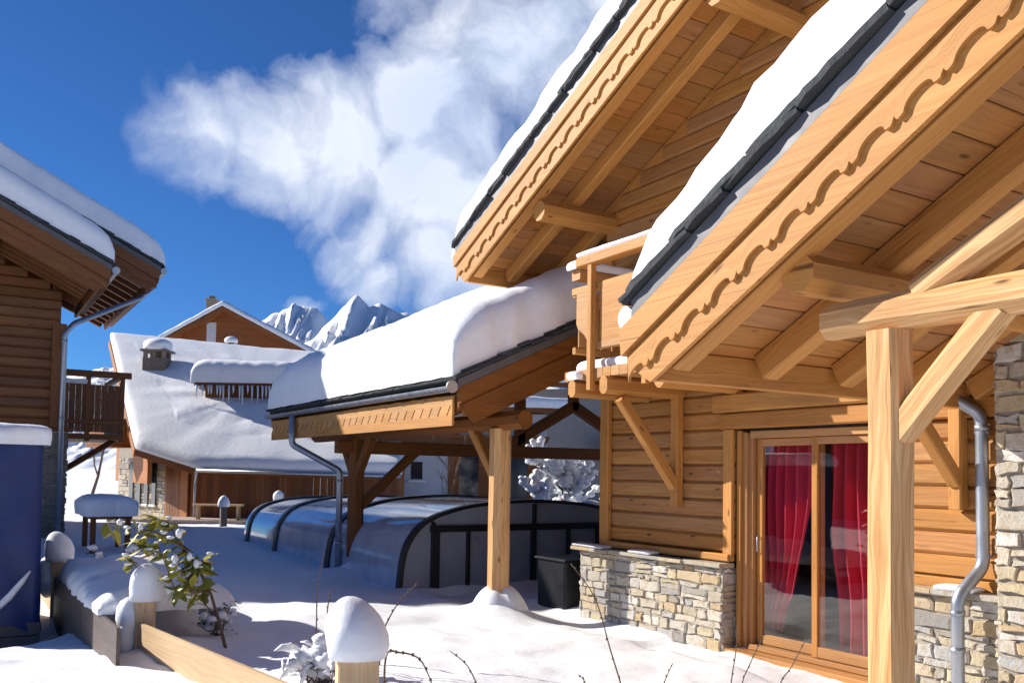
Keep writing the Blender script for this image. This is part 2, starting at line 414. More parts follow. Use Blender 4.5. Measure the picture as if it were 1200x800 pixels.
def snow_cap(mb, c, rx, ry, h, lean=(0, 0), seed=0.):
    """rounded cap of snow standing on a post or shrub; c is the centre of its foot"""
    c = Vector(c); rings = []; n = 14
    for k in range(10):
        t = math.sin(k/9*math.pi/2)**.9
        w = (1.0+.14*math.sin(t*2.6))*max(0., 1-t**2.7)**.5 if k < 9 else .03
        ring = []
        for i in range(n):
            ph = 2*math.pi*i/n
            q = 1+.11*fbm(math.cos(ph)*1.2+seed, math.sin(ph)*1.2, t*1.6)
            ring.append(c+Vector((math.cos(ph)*rx*w*q+lean[0]*t*t, math.sin(ph)*ry*w*q+lean[1]*t*t, h*t)))
        rings.append(ring)
    mb.loft(rings, smooth=True)

# ------------------------------------------------------------------ stone walling
def stones(mb, O, ea, n, L, z0, z1, hmin=.045, hmax=.135, lmin=.08, lmax=.33, prot=.032, seed=1):
    """coursed rubble: irregular blocks standing proud of the plane O+ea*s, outward normal n"""
    q = random.Random(seed); O = Vector(O); ea = Vector(ea); n = Vector(n)
    z = z0
    while z < z1-.02:
        h = q.uniform(hmin, hmax)
        if z+h > z1-.04: h = z1-z
        s = -q.uniform(0, .15)
        while s < L:
            l = q.uniform(lmin, lmax)*(1.25 if h > .12 else 1.)
            s0, s1 = max(0, s), min(L, s+l); s += l
            if s1-s0 < .04: continue
            parts = [(z, z+h)]
            if h > .12 and q.random() < .35: mid = z+h*q.uniform(.4, .6); parts = [(z, mid), (mid, z+h)]
            for (a, b) in parts:
                g = .008; d = prot*q.uniform(.35, 1.)
                j = lambda: q.uniform(-.016, .016)
                base = [(s0+g+j(), a+g+j()), ((s0+s1)/2, a+g+j()), (s1-g+j(), a+g+j()), (s1-g+j(), (a+b)/2), (s1-g+j(), b-g+j()), ((s0+s1)/2, b-g+j()), (s0+g+j(), b-g+j()), (s0+g+j(), (a+b)/2)]
                cs = sum(p[0] for p in base)/8; cz = sum(p[1] for p in base)/8
                def ring(k, off): return [O+ea*(cs+(p[0]-cs)*k)+Vector((0, 0, cz+(p[1]-cz)*k))+n*off for p in base]
                mb.loft([ring(1., -.03), ring(1., d*.55), ring(.86, d)])
        z += h

# ------------------------------------------------------------------ generic slope of a chalet roof with boarded soffit
class Frame:
    def __init__(s, O, ex, ey): s.O = Vector(O); s.ex = Vector(ex); s.ey = Vector(ey)
    def p(s, x, y, z): return s.O+s.ex*x+s.ey*y+Vector((0, 0, z))
def scallop(t):
    """carved lower edge of a bargeboard, t in 0..1 over one repeat; +1 hangs lowest, -1 is the crown of the arch"""
    if t < .60:
        q_ = abs(t/.30-1.)
        return 1.-2.*(1.-q_**2.4)**(1/2.2)
    return 1.-1.1*max(0., 1-abs(t-.80)/.055)-.25*(abs(t-.8)/.2)**3
def roof_slope(root, F, pitch, run, length, raft_ys, wl, ws, part_name, fas=(.29, .18), snow_h=.35, gut=True, rep=.40, rep_scallop=True,
               snow_r=.3, eave_over=.22, slate_seed=3, soff_w=.19, rw=.14, snow_b=True, rake=True, back_rake=False, snow_inset=.0, snow_power=.75, snow_amp=.04, dark=None):
    """local x up the slope (horizontal run), y along the eave from the gable (y=0) inwards, z=0 at the soffit over the eave beam (x=0)"""
    c = math.sqrt(1+pitch*pitch); upn = Vector(F.ex*(-pitch)+Vector((0, 0, 1))).normalized()
    deck = MB(); th = .05
    x0 = -eave_over
    sl = (F.ex+Vector((0, 0, pitch))).normalized()
    # deck slab above the soffit boards
    poly = [F.p(x0, 0.02, x0*pitch+.022), F.p(run, 0.02, run*pitch+.022), F.p(run, 0.02, run*pitch+.21), F.p(x0, 0.02, x0*pitch+.21)]
    deck.prism(poly, F.ey*(length-.02))
    rf = deck.build(part_name, M['soffit'] if dark is None else ws, root)
    sb = MB(); x = x0
    while x < run-.02:
        w = min(soff_w, run-x); xm = x+w/2
        sb.beam(F.p(xm, .03, xm*pitch+.011), F.p(xm, length-.03, xm*pitch+.011), w*c-.006, .02, up=upn, ch=.005)
        x += w
    sb.build('soffit', ws, rf)
    for y in raft_ys:
        r = MB(); rh = .175
        o = -upn*(rh/2+.002)
        r.beam(F.p(0.02, y, .02*pitch)+o, F.p(run, y, run*pitch)+o, rw, rh, up=upn, ch=.012, seg=4)
        r.build('rafter', wl, rf)
    bot, top = fas
    # fascia plane at y=0; bottom edge rel. z = -.2
    zb = -.20; xe = 0.
    if rake:
        for yy, sgn in (((0., -1),) if not back_rake else ((0., -1), (length, 1))):
            base = MB()
            hh = (bot+top)/c
            mid = zb+(bot+top)/2
            cb = F.p(xe-.05, yy+sgn*.015, mid+(xe-.05)*pitch); ct = F.p(run, yy+sgn*.015, mid+run*pitch)
            # base board with plumb-cut foot
            base.prism([F.p(xe-.02, yy, zb+(xe-.02)*pitch), F.p(run, yy, zb+run*pitch), F.p(run, yy, zb+bot+top+run*pitch), F.p(xe-.26, yy, zb+bot+top+(xe-.26)*pitch), F.p(xe-.24, yy, zb+bot*.85+(xe-.24)*pitch)], F.ey*(sgn*.03))
            bo = base.build('bargeboard', wl, rf)
            # scalloped overlay
            n = int((run+.2)*130) if rep_scallop else 2
            sc = MB(); up_l = []; lo_l = []
            for k in range(n+1):
                xx = xe-.2+(run+.2-.001)*k/n
                e = scallop(((xx+.2)*c/rep) % 1.) if rep_scallop else 0.
                up_l.append(F.p(xx, yy+sgn*.032, zb+bot-.028+xx*pitch))
                lo_l.append(F.p(xx, yy+sgn*.032, zb+bot*.47-e*bot*.095+xx*pitch))
            dd = F.ey*(sgn*.022)
            rings = [[up_l[k], lo_l[k], lo_l[k]+dd, up_l[k]+dd] for k in range(n+1)]
            sc.loft(rings)
            sc.build('carved_trim', wl, rf)
            tb = MB()
            tb.prism([F.p(xe-.245, yy+sgn*.032, zb+bot+.008+(xe-.245)*pitch), F.p(run, yy+sgn*.032, zb+bot+.008+run*pitch), F.p(run, yy+sgn*.032, zb+bot+top+.004+run*pitch), F.p(xe-.265, yy+sgn*.032, zb+bot+top+.004+(xe-.265)*pitch)], F.ey*(sgn*.046))
            tb.build('top_board', wl, rf)
            fl = MB(); zf = zb+bot+top+.008
            fl.prism([F.p(x0-.06, yy+sgn*.055, zf+(x0-.06)*pitch), F.p(run, yy+sgn*.055, zf+run*pitch), F.p(run, yy+sgn*.055, zf+.10+run*pitch), F.p(x0-.06, yy+sgn*.055, zf+.10+(x0-.06)*pitch)], F.ey*(sgn*.02))
            fl.build('flashing', M['flash'], rf)
    zs = zb+bot+top+.075
    # slates: body sheet plus broken overlapping edge pieces along the gable and the eave
    st = MB(); q = random.Random(slate_seed)
    st.prism([F.p(x0-.08, -.05, zs+(x0-.08)*pitch), F.p(run, -.05, zs+run*pitch), F.p(run, -.05, zs+.05+run*pitch), F.p(x0-.08, -.05, zs+.05+(x0-.08)*pitch)], F.ey*(length+(.1 if back_rake else .05)))
    ends = [(-.13, .18)]
    if back_rake: ends.append((length-.1, length+.13))
    for (ya, yb) in ends:
        for layer in range(3):
            xx = x0-.12+q.uniform(0, .2)*(layer > 0)
            while xx < run-.03:
                l = q.uniform(.28, .6)*(1. if layer < 2 else .6); t = q.uniform(.026, .042) if layer < 2 else q.uniform(.012, .022)
                x1 = min(run, xx+l); m_ = max(2, int(l/.07)); set_ = (.0, .018, .05)[layer]+q.uniform(-.012, .014)
                if layer == 2 and q.random() < .4: xx = x1; continue
                outer, inner = [], []
                for k in range(m_+1):
                    px_ = xx+(x1-xx)*k/m_; e_ = set_+q.uniform(-.006, .010)+(.02*q.random() if k in (0, m_) else 0)
                    zz_ = zs+.040+layer*.034+px_*pitch+.016*(1-k/m_)
                    o_ = ya+e_ if ya < 0 else yb-e_; i_ = yb if ya < 0 else ya
                    outer.append(F.p(px_, o_, zz_)); inner.append(F.p(px_, i_, zz_))
                poly_ = outer+inner[::-1]
                st.loft([poly_, [p+upn*t for p in poly_]]); xx = x1+q.uniform(-.004, .006)
    # eave course
    yy = -.1
    while yy < length:
        l = q.uniform(.22, .4); t = q.uniform(.015, .03)
        pts = [F.p(x0-.13+q.uniform(-.02, .02), yy, zs+.05+(x0-.13)*pitch), F.p(x0-.13+q.uniform(-.02, .02), min(length, yy+l), zs+.05+(x0-.13)*pitch), F.p(x0+.3, min(length, yy+l), zs+.06+(x0+.3)*pitch), F.p(x0+.3, yy, zs+.06+(x0+.3)*pitch)]
        st.loft([pts, [p+upn*t for p in pts]]); yy += l+.004
    st.build('slate_cover', M['slate'], rf)
    sn = MB(); zz = zs+.10
    La = length+.04-snow_inset; Lb = (run-x0+.1)*1.
    snow_slab(sn, F.p(x0-.12, -.06+snow_inset, zz+(x0-.12)*pitch), F.ey, F.ex+Vector((0, 0, pitch)), La+(.06 if back_rake else 0), Lb, snow_h, r=snow_r, na=int(La/.16)+4, nb=int(Lb/.16)+4, edges=(1, 1 if back_rake else 0, 1, 0), over=.05, amp=snow_amp, power=snow_power, seed=slate_seed)
    sn.build('snow_cover', M['snow'], rf, recalc=False)
    if gut:
        gx = x0-.13; gz = zs-.02+gx*pitch; gr = .065
        g = MB(); secs = []
        for yy in (-.06, length):
            c0 = F.p(gx, yy, gz)
            secs.append([c0+F.ex*(-math.cos(a)*gr)+Vector((0, 0, -math.sin(a)*gr)) for a in [math.pi*k/10 for k in range(11)]]+[c0+F.ex*(math.cos(a)*(gr-.006))*-1*-1+Vector((0, 0, -math.sin(a)*(gr-.006))) for a in [math.pi*k/10 for k in range(11)]])
        g.loft(secs, smooth=False, caps=False)
        # end plate (a full round stop end) and brackets
        e0 = F.p(gx, -.065, gz)
        ring = [e0+F.ex*math.cos(a)*(gr+.008)+Vector((0, 0, math.sin(a)*(gr+.008)-.005)) for a in [2*math.pi*k/20 for k in range(20)]]
        g.loft([ring, [p+F.ey*.02 for p in ring]])
        yy = .45
        while yy < length:
            br = []
            for w in (-.015, .015):
                br.append([F.p(gx, yy+w, gz)+F.ex*(-math.cos(a)*(gr+.008))+Vector((0, 0, -math.sin(a)*(gr+.008))) for a in [math.pi*k/8 for k in range(9)]])
            g.loft(br, closed=False); yy += .55
        g.build('gutter', M['zinc'], rf)
    return rf, zs

def pipe(mb, pts, r, collars=()):
    pts = [Vector(p) for p in pts]; out = [pts[0]]
    for i in range(1, len(pts)-1):
        a = (pts[i-1]-pts[i]); b = (pts[i+1]-pts[i]); k = min(.07, a.length*.4, b.length*.4)
        p0 = pts[i]+a.normalized()*k; p1 = pts[i]+b.normalized()*k
        for t in (0, .25, .5, .75, 1): out.append(p0.lerp(pts[i], t).lerp(pts[i].lerp(p1, t), t))
    out.append(pts[-1]); mb.tube(out, r, 14)
    for p, d in collars:
        p = Vector(p); d = Vector(d).normalized()
        mb.tube([p-d*.02, p+d*.02], r*1.16, 14)

# ================================================================== the large chalet on the right
WALL_Y = 6.84
chalet = thing('chalet', (-6.5, WALL_Y, 0), 'honey coloured log chalet with deep carved gables and a red curtained glass door', 'chalet')
def roof_soffit_z(x): return 4.44+.46*(x+10.3)
def log_rows():
    mb = MB(); z = .92
    while z < 7.6:
        h = .185
        xl = max(-8.86, -10.3+(z+h-4.40)/.46); xr = -3.7 if z < 4.2 else 1.5
        segs = [(xl, xr)]
        if z+h > .0 and z < 2.17: segs = [(xl, -6.66), (-4.84, xr)]
        for a, b in segs:
            if b-a < .1: continue
            # long timbers are jointed
            cuts = [a]
            while b-cuts[-1] > 3.6: cuts.append(cuts[-1]+rnd.uniform(2.2, 3.2))
            cuts.append(b)
            for c0, c1 in zip(cuts, cuts[1:]):
                mb.beam((c0, WALL_Y+.06, z+h/2), (c1-.003, WALL_Y+.06, z+h/2), .12+rnd.uniform(0, .008), h-.004, ch=.028)
        z += h
    return mb
log_rows().build('log_wall', M['log'], chalet)
# side wall and back, so the house is a solid from every side
mb = MB()
z = .0
while z < 4.7:
    mb.beam((-8.80, WALL_Y+.13, z+.09), (-8.80, 13.4, z+.09), .12, .181, ch=.025); z += .185
mb.build('side_wall', M['log'], chalet)
mb = MB(); mb.box(-8.86, WALL_Y-.075, .84, -8.70, WALL_Y-.002, 4.5, .012); mb.build('corner_post', M['larch'], chalet)
mb = MB(); mb.box(-8.69, WALL_Y-.085, .842, -6.68, WALL_Y-.002, .918, .01); mb.build('base_board', M['larch'], chalet); mb = MB(); mb.box(-4.78, WALL_Y-.05, .842, -3.80, WALL_Y-.002, .93, .01)
mb.build('base_board', M['larch'], chalet)
# the lintel beams over the door
mb = MB()
mb.beam((-6.84, WALL_Y-.02, 2.29), (-3.85, WALL_Y-.02, 2.29), .08, .165, ch=.015); mb.beam((-6.9, WALL_Y-.045, 2.475), (-3.85, WALL_Y-.045, 2.475), .10, .19, ch=.02)
mb.build('lintel_beam', M['log'], chalet)
mb = MB(); mb.box(-6.79, WALL_Y-.05, .85, -6.655, WALL_Y-.002, 2.2, .01); mb.build('door_casing', M['larch'], chalet); mb = MB(); mb.box(-4.845, WALL_Y-.05, .85, -4.74, WALL_Y-.002, 2.2, .01); mb.build('door_casing', M['larch'], chalet)
# stone plinth, left and right of the door
for (a, b, zt, sd) in ((-9.15, -6.70, .775, 4), (-4.76, -3.78, .795, 5)):
    sb = MB(); sb.box(a, WALL_Y-.13, -.5, b, WALL_Y+.30, zt, .0); pl = sb.build('stone_plinth', M['mortar'], chalet)
    sb = MB(); stones(sb, (a, WALL_Y-.13, 0), (1, 0, 0), (0, -1, 0), b-a, -.4, zt, seed=sd)
    if sd == 4: stones(sb, (b, WALL_Y-.13, 0), (0, 1, 0), (1, 0, 0), .26, -.4, zt, seed=9, prot=.015)
    sb.build('stone_facing', M['stone'], pl)
    sb = MB(); q = random.Random(sd); x = a-.07
    while x < b+.03:
        l = min(q.uniform(.3, .6), b+.04-x)
        sb.box(x+.004, WALL_Y-.23+q.uniform(-.02, .02), zt+.007, x+l-.004, WALL_Y-.0025, zt+.049+q.uniform(-.006, .006), .008); x += l
    sb.build('coping', M['stone'], pl)
    for (c, d) in (((-9.2, -8.62), (-8.1, -7.75)) if sd == 4 else ((-4.3, -4.0),)):
        sb = MB(); snow_slab(sb, (c, WALL_Y-.22, zt+.053), Vector((1, 0, 0)), Vector((0, 1, 0)), d-c, .15, .045, r=.08, na=8, nb=6, amp=.012, seed=c)
        sb.build('snow_dusting', M['snow'], pl, recalc=False)
# the stone pier on the right
sb = MB(); sb.box(-3.76, 6.56, -.5, -2.3, 7.1, 3.6, 0); pr = sb.build('stone_pier', M['mortar'], chalet)
sb = MB(); stones(sb, (-3.76, 6.56, 0), (1, 0, 0), (0, -1, 0), 1.46, -.4, 3.6, hmin=.08, hmax=.16, lmin=.14, lmax=.36, prot=.045, seed=11)
stones(sb, (-3.76, 7.1, 0), (0, -1, 0), (-1, 0, 0), .54, -.4, 3.6, prot=.03, seed=12)
sb.build('stone_facing', M['stone'], pr)

# --- roofs
main_roof, _ = roof_slope(chalet, Frame((-10.3, 5.64, 4.44), (1, 0, 0), (0, 1, 0)), .46, 8.8, 8., (.115, .64, 1.3, 2.1, 2.9), M['larch'], M['soffit'], 'main_roof',
                          fas=(.33, .16), snow_h=.50, rep=.34, slate_seed=5, soff_w=.20, eave_over=.15, snow_amp=.05)
roof_slope(chalet, Frame((7.3, 5.64, 4.44), (-1, 0, 0), (0, 1, 0)), .46, 8.8, 8., (.115, .64), M['larch'], M['soffit'], 'main_roof', fas=(.33, .16), snow_h=.48, rep_scallop=False, slate_seed=6, soff_w=.4, gut=False)
mb = MB()
mb.beam((-10.33, 5.68, 4.335), (-10.33, 13.4, 4.335), .06, .2, ch=.006)
mb.build('eave_beam', M['larch'], main_roof)
for px, pz in ((-8.75, 4.82), (-5.85, 6.13), (-2.9, 7.5)):
    mb = MB(); mb.beam((px, 5.74, pz), (px, WALL_Y, pz), .22, .23, ch=.065, wob=.006, seg=4)
    mb.build('purlin', M['larch'], main_roof)
porch_roof, _ = roof_slope(chalet, Frame((-4.1, 3.55, 2.48), (1, 0, 0), (0, 1, 0)), .55, 2.9, 3.28, (.11, .87, 1.62, 2.38, 3.2), M['larch'], M['soffit'], 'porch_roof',
                           fas=(.29, .18), snow_h=.50, rep=.27, slate_seed=8, soff_w=.17, snow_r=.30, eave_over=.09, snow_amp=.05)
roof_slope(chalet, Frame((1.7, 3.55, 2.48), (-1, 0, 0), (0, 1, 0)), .55, 2.9, 3.28, (.11, .87, 1.62), M['larch'], M['soffit'], 'porch_roof', fas=(.29, .18), snow_h=.36, rep=.35, slate_seed=9, soff_w=.25, gut=False)
mb = MB(); mb.beam((-4.135, 3.585, 2.375), (-4.135, WALL_Y-.06, 2.375), .07, .19, ch=.006); mb.build('eave_beam', M['larch'], porch_roof)
for px, pz in ((-3.13, 2.765), (-1.2, 3.80)):
    mb = MB(); mb.beam((px, 3.66, pz), (px, WALL_Y, pz), .20, .20, ch=.06, wob=.005, seg=5)
    mb.build('purlin', M['larch'], porch_roof)
TY = 3.90
truss = MB(); truss.beam((-3.12, TY, 2.525), (.8, TY, 2.525), .165, .178, ch=.048, wob=.005, seg=10); truss.build('tie_beam', M['peeled'], chalet)
mb = MB(); mb.beam((-2.60, TY+.005, 2.595), (-1.03, TY+.005, 3.42), .14, .15, ch=.04, wob=.004, seg=4); mb.build('truss_rafter', M['peeled'], chalet)
for px in (-2.765, .45):
    mb = MB(); mb.beam((px, TY, -.3), (px, TY, 2.44), .172, .172, up=(0, 1, 0), ch=.026, wob=.004, seg=6); mb.build('porch_post', M['peeled'], chalet)
mb = MB(); mb.beam((-2.71, TY-.003, 1.93), (-2.21, TY-.003, 2.475), .115, .13, ch=.016, wob=.003, seg=3); mb.build('post_brace', M['peeled'], chalet)
def bracket(x, ytip, zpost0, ztop, ztip, post_top):
    mb = MB(); mb.box(x-.055, WALL_Y-.11, zpost0, x+.055, WALL_Y-.003, post_top, .012); b = mb.build('wall_bracket', M['larch'], chalet)
    mb = MB(); mb.beam((x+.003, WALL_Y-.09, zpost0+.22), (x+.003, ytip, ztip), .10, .12, up=(0, -1, 0), ch=.012); mb.build('bracket_brace', M['larch'], b)
bracket(-7.48, 5.98, 1.38, 2.55, 2.53, 2.60); bracket(-4.2, 6.2, 1.48, 2.28, 2.24, 2.275)

# --- balcony
BY = 5.85
bal = MB()
x = -8.3
while x < -6.45:
    bal.box(x+.003, BY-.02, 2.76, x+.137, WALL_Y-.01, 2.865, .012); x += .14
bal = bal.build('balcony', M['larch'], chalet)
for x in (-8.05, -7.48, -6.6):
    mb = MB(); mb.beam((x, BY-.10, 2.66), (x, WALL_Y, 2.66), .13, .19, ch=.04); mb.build('floor_joist', M['larch'], bal)
for x in (-7.79, -6.87):
    mb = MB(); mb.box(x-.04, BY-.07, 2.63, x+.04, BY+.0, 4.0, .008); mb.build('balcony_post', M['larch'], bal)
mb = MB()
mb.beam((-8.02, BY-.02, 4.055), (-6.42, BY-.02, 4.055), .13, .11, ch=.012)
mb.beam((-8.22, BY+.045, 3.77), (-6.42, BY+.045, 3.77), .07, .085, ch=.01)
mb.beam((-7.74, BY+.0365, 3.12), (-6.42, BY+.0365, 3.12), .06, .09, ch=.01)
mb.beam((-8.3, BY+.12, 4.0), (-8.3, WALL_Y, 4.0), .16, .12, ch=.015); mb.beam((-8.28, BY+.09, 3.77), (-8.28, WALL_Y, 3.77), .06, .08, ch=.01)
mb.beam((-8.28, BY+.09, 3.12), (-8.28, WALL_Y, 3.12), .06, .08, ch=.01)
mb.build('balcony_rail', M['larch'], bal)
mb = MB()
mb.box(-7.70, BY+.008, 3.14, -6.95, BY+.032, 3.74, .004); mb.box(-6.79, BY+.008, 3.14, -6.43, BY+.032, 3.74, .004)
prof = [(-8.13, 3.74), (-8.13, 3.40), (-8.10, 3.34), (-7.98, 3.26), (-7.91, 3.17), (-7.875, 3.05), (-7.855, 2.88), (-7.84, 2.63), (-7.83, 2.63), (-7.83, 3.74)]
mb.prism([(x, BY+.01, z) for x, z in prof], (0, .028, 0))
y = BY+.15
while y < WALL_Y-.1:
    mb.box(-8.29, y, 3.16, -8.265, y+.12, 3.74, .003); y += .16
mb.build('balcony_panel', M['larch'], bal)
mb = MB()
snow_slab(mb, (-8.40, BY+.07, 4.055), Vector((0, 1, 0)), Vector((1, 0, 0)), .9, .2, .11, r=.09, na=10, nb=6, amp=.015)
mb.build('balcony_snow', M['snow'], bal, recalc=False); mb = MB()
snow_slab(mb, (-8.0, BY-.07, 4.105), Vector((1, 0, 0)), Vector((0, 1, 0)), 1.55, .12, .06, r=.05, na=14, nb=5, amp=.015)
mb.build('balcony_snow', M['snow'], bal, recalc=False); mb = MB()
snow_slab(mb, (-8.25, BY+.12, 2.866), Vector((1, 0, 0)), Vector((0, 1, 0)), 1.8, .8, .13, r=.1, na=14, nb=8, amp=.03)
mb.build('balcony_snow', M['snow'], bal, recalc=False); mb = MB()
snow_slab(mb, (-8.13, BY-.09, 2.756), Vector((1, 0, 0)), Vector((0, 1, 0)), .16, .14, .1, r=.07, na=5, nb=5, amp=.01)
mb.build('balcony_snow', M['snow'], bal, recalc=False)

# --- sliding glass door
DX0, DX1, DZ1 = -6.64, -4.86, 2.195
mb = MB()
for k, (a, yy) in enumerate(((.0, WALL_Y-.0), (.055, WALL_Y+.035), (.105, WALL_Y+.07))):
    mb.box(DX0+a, yy, -.05, DX0+a+.056, yy+.10, DZ1-.01-a*.3, .006); mb.box(DX1-a-.056, yy, -.05, DX1-a, yy+.10, DZ1-.01-a*.3, .006)
mb.box(DX0+.16, WALL_Y+.03, DZ1-.085, DX1-.16, WALL_Y+.16, DZ1-.012, .006)
mb.box(DX0, WALL_Y-.16, -.12, DX1, WALL_Y+.2, -.02, .01)
mb.box(DX0+.15, WALL_Y+.02, -.017, DX1-.15, WALL_Y+.16, .035, .006)
door = mb.build('sliding_door', M['frame'], chalet)
def sash(x0, x1, y, z0, z1, w, wb):
    mb = MB(); mb.box(x0, y, z0, x0+w, y+.05, z1, .006); mb.box(x1-w, y, z0, x1, y+.05, z1, .006)
    mb.box(x0+w+.001, y+.001, z0, x1-w-.001, y+.049, z0+wb, .006); mb.box(x0+w+.001, y+.001, z1-w, x1-w-.001, y+.049, z1, .006)
    mb.build('door_sash', M['frame'], door)
    g = MB(); g.box(x0+w-.004, y+.02, z0+wb-.004, x1-w+.004, y+.026, z1-w+.004, 0)
    g.build('glass_pane', M['glass'], door)
sash(-6.47, -5.66, WALL_Y+.115, .04, 2.105, .075, .10); sash(-5.735, -5.02, WALL_Y+.055, .04, 2.105, .07, .10)
mb = MB(); mb.tube([(-6.435, WALL_Y+.10, .95), (-6.435, WALL_Y+.085, .97), (-6.435, WALL_Y+.085, 1.1), (-6.435, WALL_Y+.10, 1.12)], .008); mb.build('door_handle', M['zinc'], door)
# the room behind the glass
mb = MB()
mb.box(-8.6, WALL_Y+3.6, -.05, -3.2, WALL_Y+3.7, 2.6, 0); mb.box(-8.7, WALL_Y+.2, -.05, -8.6, WALL_Y+3.7, 2.6, 0); mb.box(-3.2, WALL_Y+.2, -.05, -3.1, WALL_Y+3.7, 2.6, 0)
mb.box(-8.7, WALL_Y+.2, 2.6, -3.1, WALL_Y+3.7, 2.68, 0); mb.box(-8.7, WALL_Y+.21, -.14, -3.1, WALL_Y+3.7, -.052, 0)
mb.box(-8.7, WALL_Y+.19, -.05, DX0-.02, WALL_Y+.2, 2.6, 0); mb.box(DX1+.02, WALL_Y+.19, -.05, -3.1, WALL_Y+.2, 2.6, 0); mb.box(DX0-.02, WALL_Y+.19, 2.2, DX1+.02, WALL_Y+.2, 2.6, 0)
mb.build('room', M['room'], chalet)
def curtain(name, top, tie, bot, y, label, folds):
    """cloth hung from z=2.12; each of top/tie/bot is (x0, x1, z)"""
    mb = MB(); nu, nv = 90, 40; q = random.Random(int(y*100)+folds)
    off = [q.uniform(-.4, .4) for _ in range(folds+2)]
    def fn(i, j):
        t = j/(nv-1); s = i/(nu-1)
        zt, zm, zb = top[2], tie[2], bot[2]; z = zt+(zb-zt)*t
        if z > zm:
            k = (zt-z)/(zt-zm); k2 = k**1.8
            a = top[0]+(tie[0]-top[0])*k2; b = top[1]+(tie[1]-top[1])*k2
            zz = z-(.14*k2*s*(1 if tie[0] <= top[0]+.1 else 0))
        else:
            k = (zm-z)/(zm-zb); k2 = k**.6
            a = tie[0]+(bot[0]-tie[0])*k2; b = tie[1]+(bot[1]-tie[1])*k2; zz = z-.14*s*(1-k)
        am = .035*(b-a)/.5+.012
        yy = y+am*math.sin(2*math.pi*folds*s+2.2*math.sin(3*s+t))+.01*fbm(s*4, t*3, y)
        return (a+(b-a)*s+.012*math.sin(9*t+5*s), yy, zz)
    mb.grid(fn, nu, nv)
    o = mb.build(name, M['curtain'], None, recalc=False); tag(o, label, 'curtain', 'red curtains behind the glass door')
curtain('curtain', (-6.62, -5.86, 2.14), (-6.52, -6.10, .70), (-6.58, -6.30, .16), WALL_Y+.30, 'red curtain gathered back behind the left pane of the glass door', 6)
curtain('curtain', (-5.70, -4.95, 2.14), (-5.66, -4.95, .9), (-5.60, -4.95, .06), WALL_Y+.28, 'red curtain hanging straight behind the right pane of the glass door', 5)
# --- downpipe beside the door
mb = MB()
pipe(mb, [(-4.235, 6.52, 2.56), (-4.235, 6.6, 2.42), (-3.99, 6.76, 2.22), (-3.985, 6.76, 1.05), (-4.06, 6.54, .82), (-4.06, 6.54, -.3)], .048, [((-3.987, 6.76, 2.12), (0, 0, 1)), ((-4.06, 6.54, .70), (0, 0, 1)), ((-4.06, 6.54, .42), (0, 0, 1))])
mb.box(-4.04, 6.745, 2.075, -3.93, 6.80, 2.095, .002); mb.box(-4.04, 6.745, 1.12, -3.93, 6.80, 1.14, .002)
mb.build('downpipe', M['zinc'], chalet)

# ================================================================== timber shelter over the pool
shelter = thing('carport', (-12., 8., 0), 'open timber shelter with a thick snow covered slate roof between the two chalets', 'shelter')
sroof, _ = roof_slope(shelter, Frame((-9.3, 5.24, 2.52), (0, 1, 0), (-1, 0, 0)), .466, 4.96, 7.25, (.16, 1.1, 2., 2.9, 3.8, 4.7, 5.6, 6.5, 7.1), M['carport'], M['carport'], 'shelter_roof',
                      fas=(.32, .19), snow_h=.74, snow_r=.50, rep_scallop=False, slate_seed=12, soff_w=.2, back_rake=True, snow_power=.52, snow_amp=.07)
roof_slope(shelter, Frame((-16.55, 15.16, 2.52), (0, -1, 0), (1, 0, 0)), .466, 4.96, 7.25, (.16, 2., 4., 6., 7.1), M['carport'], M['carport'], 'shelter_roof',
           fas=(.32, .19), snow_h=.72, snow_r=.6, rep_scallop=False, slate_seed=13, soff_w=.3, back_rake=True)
mb = MB()
mb.box(-16.5, 4.957, 2.27, -9.36, 4.987, 2.391, 0); mb.box(-16.5, 4.957, 2.504, -9.36, 4.987, 2.62, 0)
x = -9.36
while x > -16.45:
    w = .21 if x < -9.40 else .12
    a0, a1 = x, x-w
    mb.prism([(a0, 4.957, 2.391), (a0+.09, 4.957, 2.504), (a1+.09, 4.957, 2.504), (a1, 4.957, 2.391)] if x < -9.40 else [(a0, 4.957, 2.391), (a0, 4.957, 2.504), (a1+.09, 4.957, 2.504), (a1, 4.957, 2.391)], (0, .03, 0))
    x -= w+.032
mb.build('carved_fascia', M['larch'], shelter)
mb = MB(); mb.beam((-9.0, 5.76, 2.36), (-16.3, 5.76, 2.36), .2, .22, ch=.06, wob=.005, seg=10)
mb.build('eave_plate', M['carport'], shelter); mb = MB(); mb.beam((-9.0, 14.7, 2.36), (-16.3, 14.7, 2.36), .2, .22, ch=.05); mb.build('eave_plate', M['carport'], shelter); mb = MB(); mb.beam((-9.2, 10.2, 4.6), (-16.4, 10.2, 4.6), .2, .24, ch=.05); mb.build('ridge_beam', M['carport'], shelter)
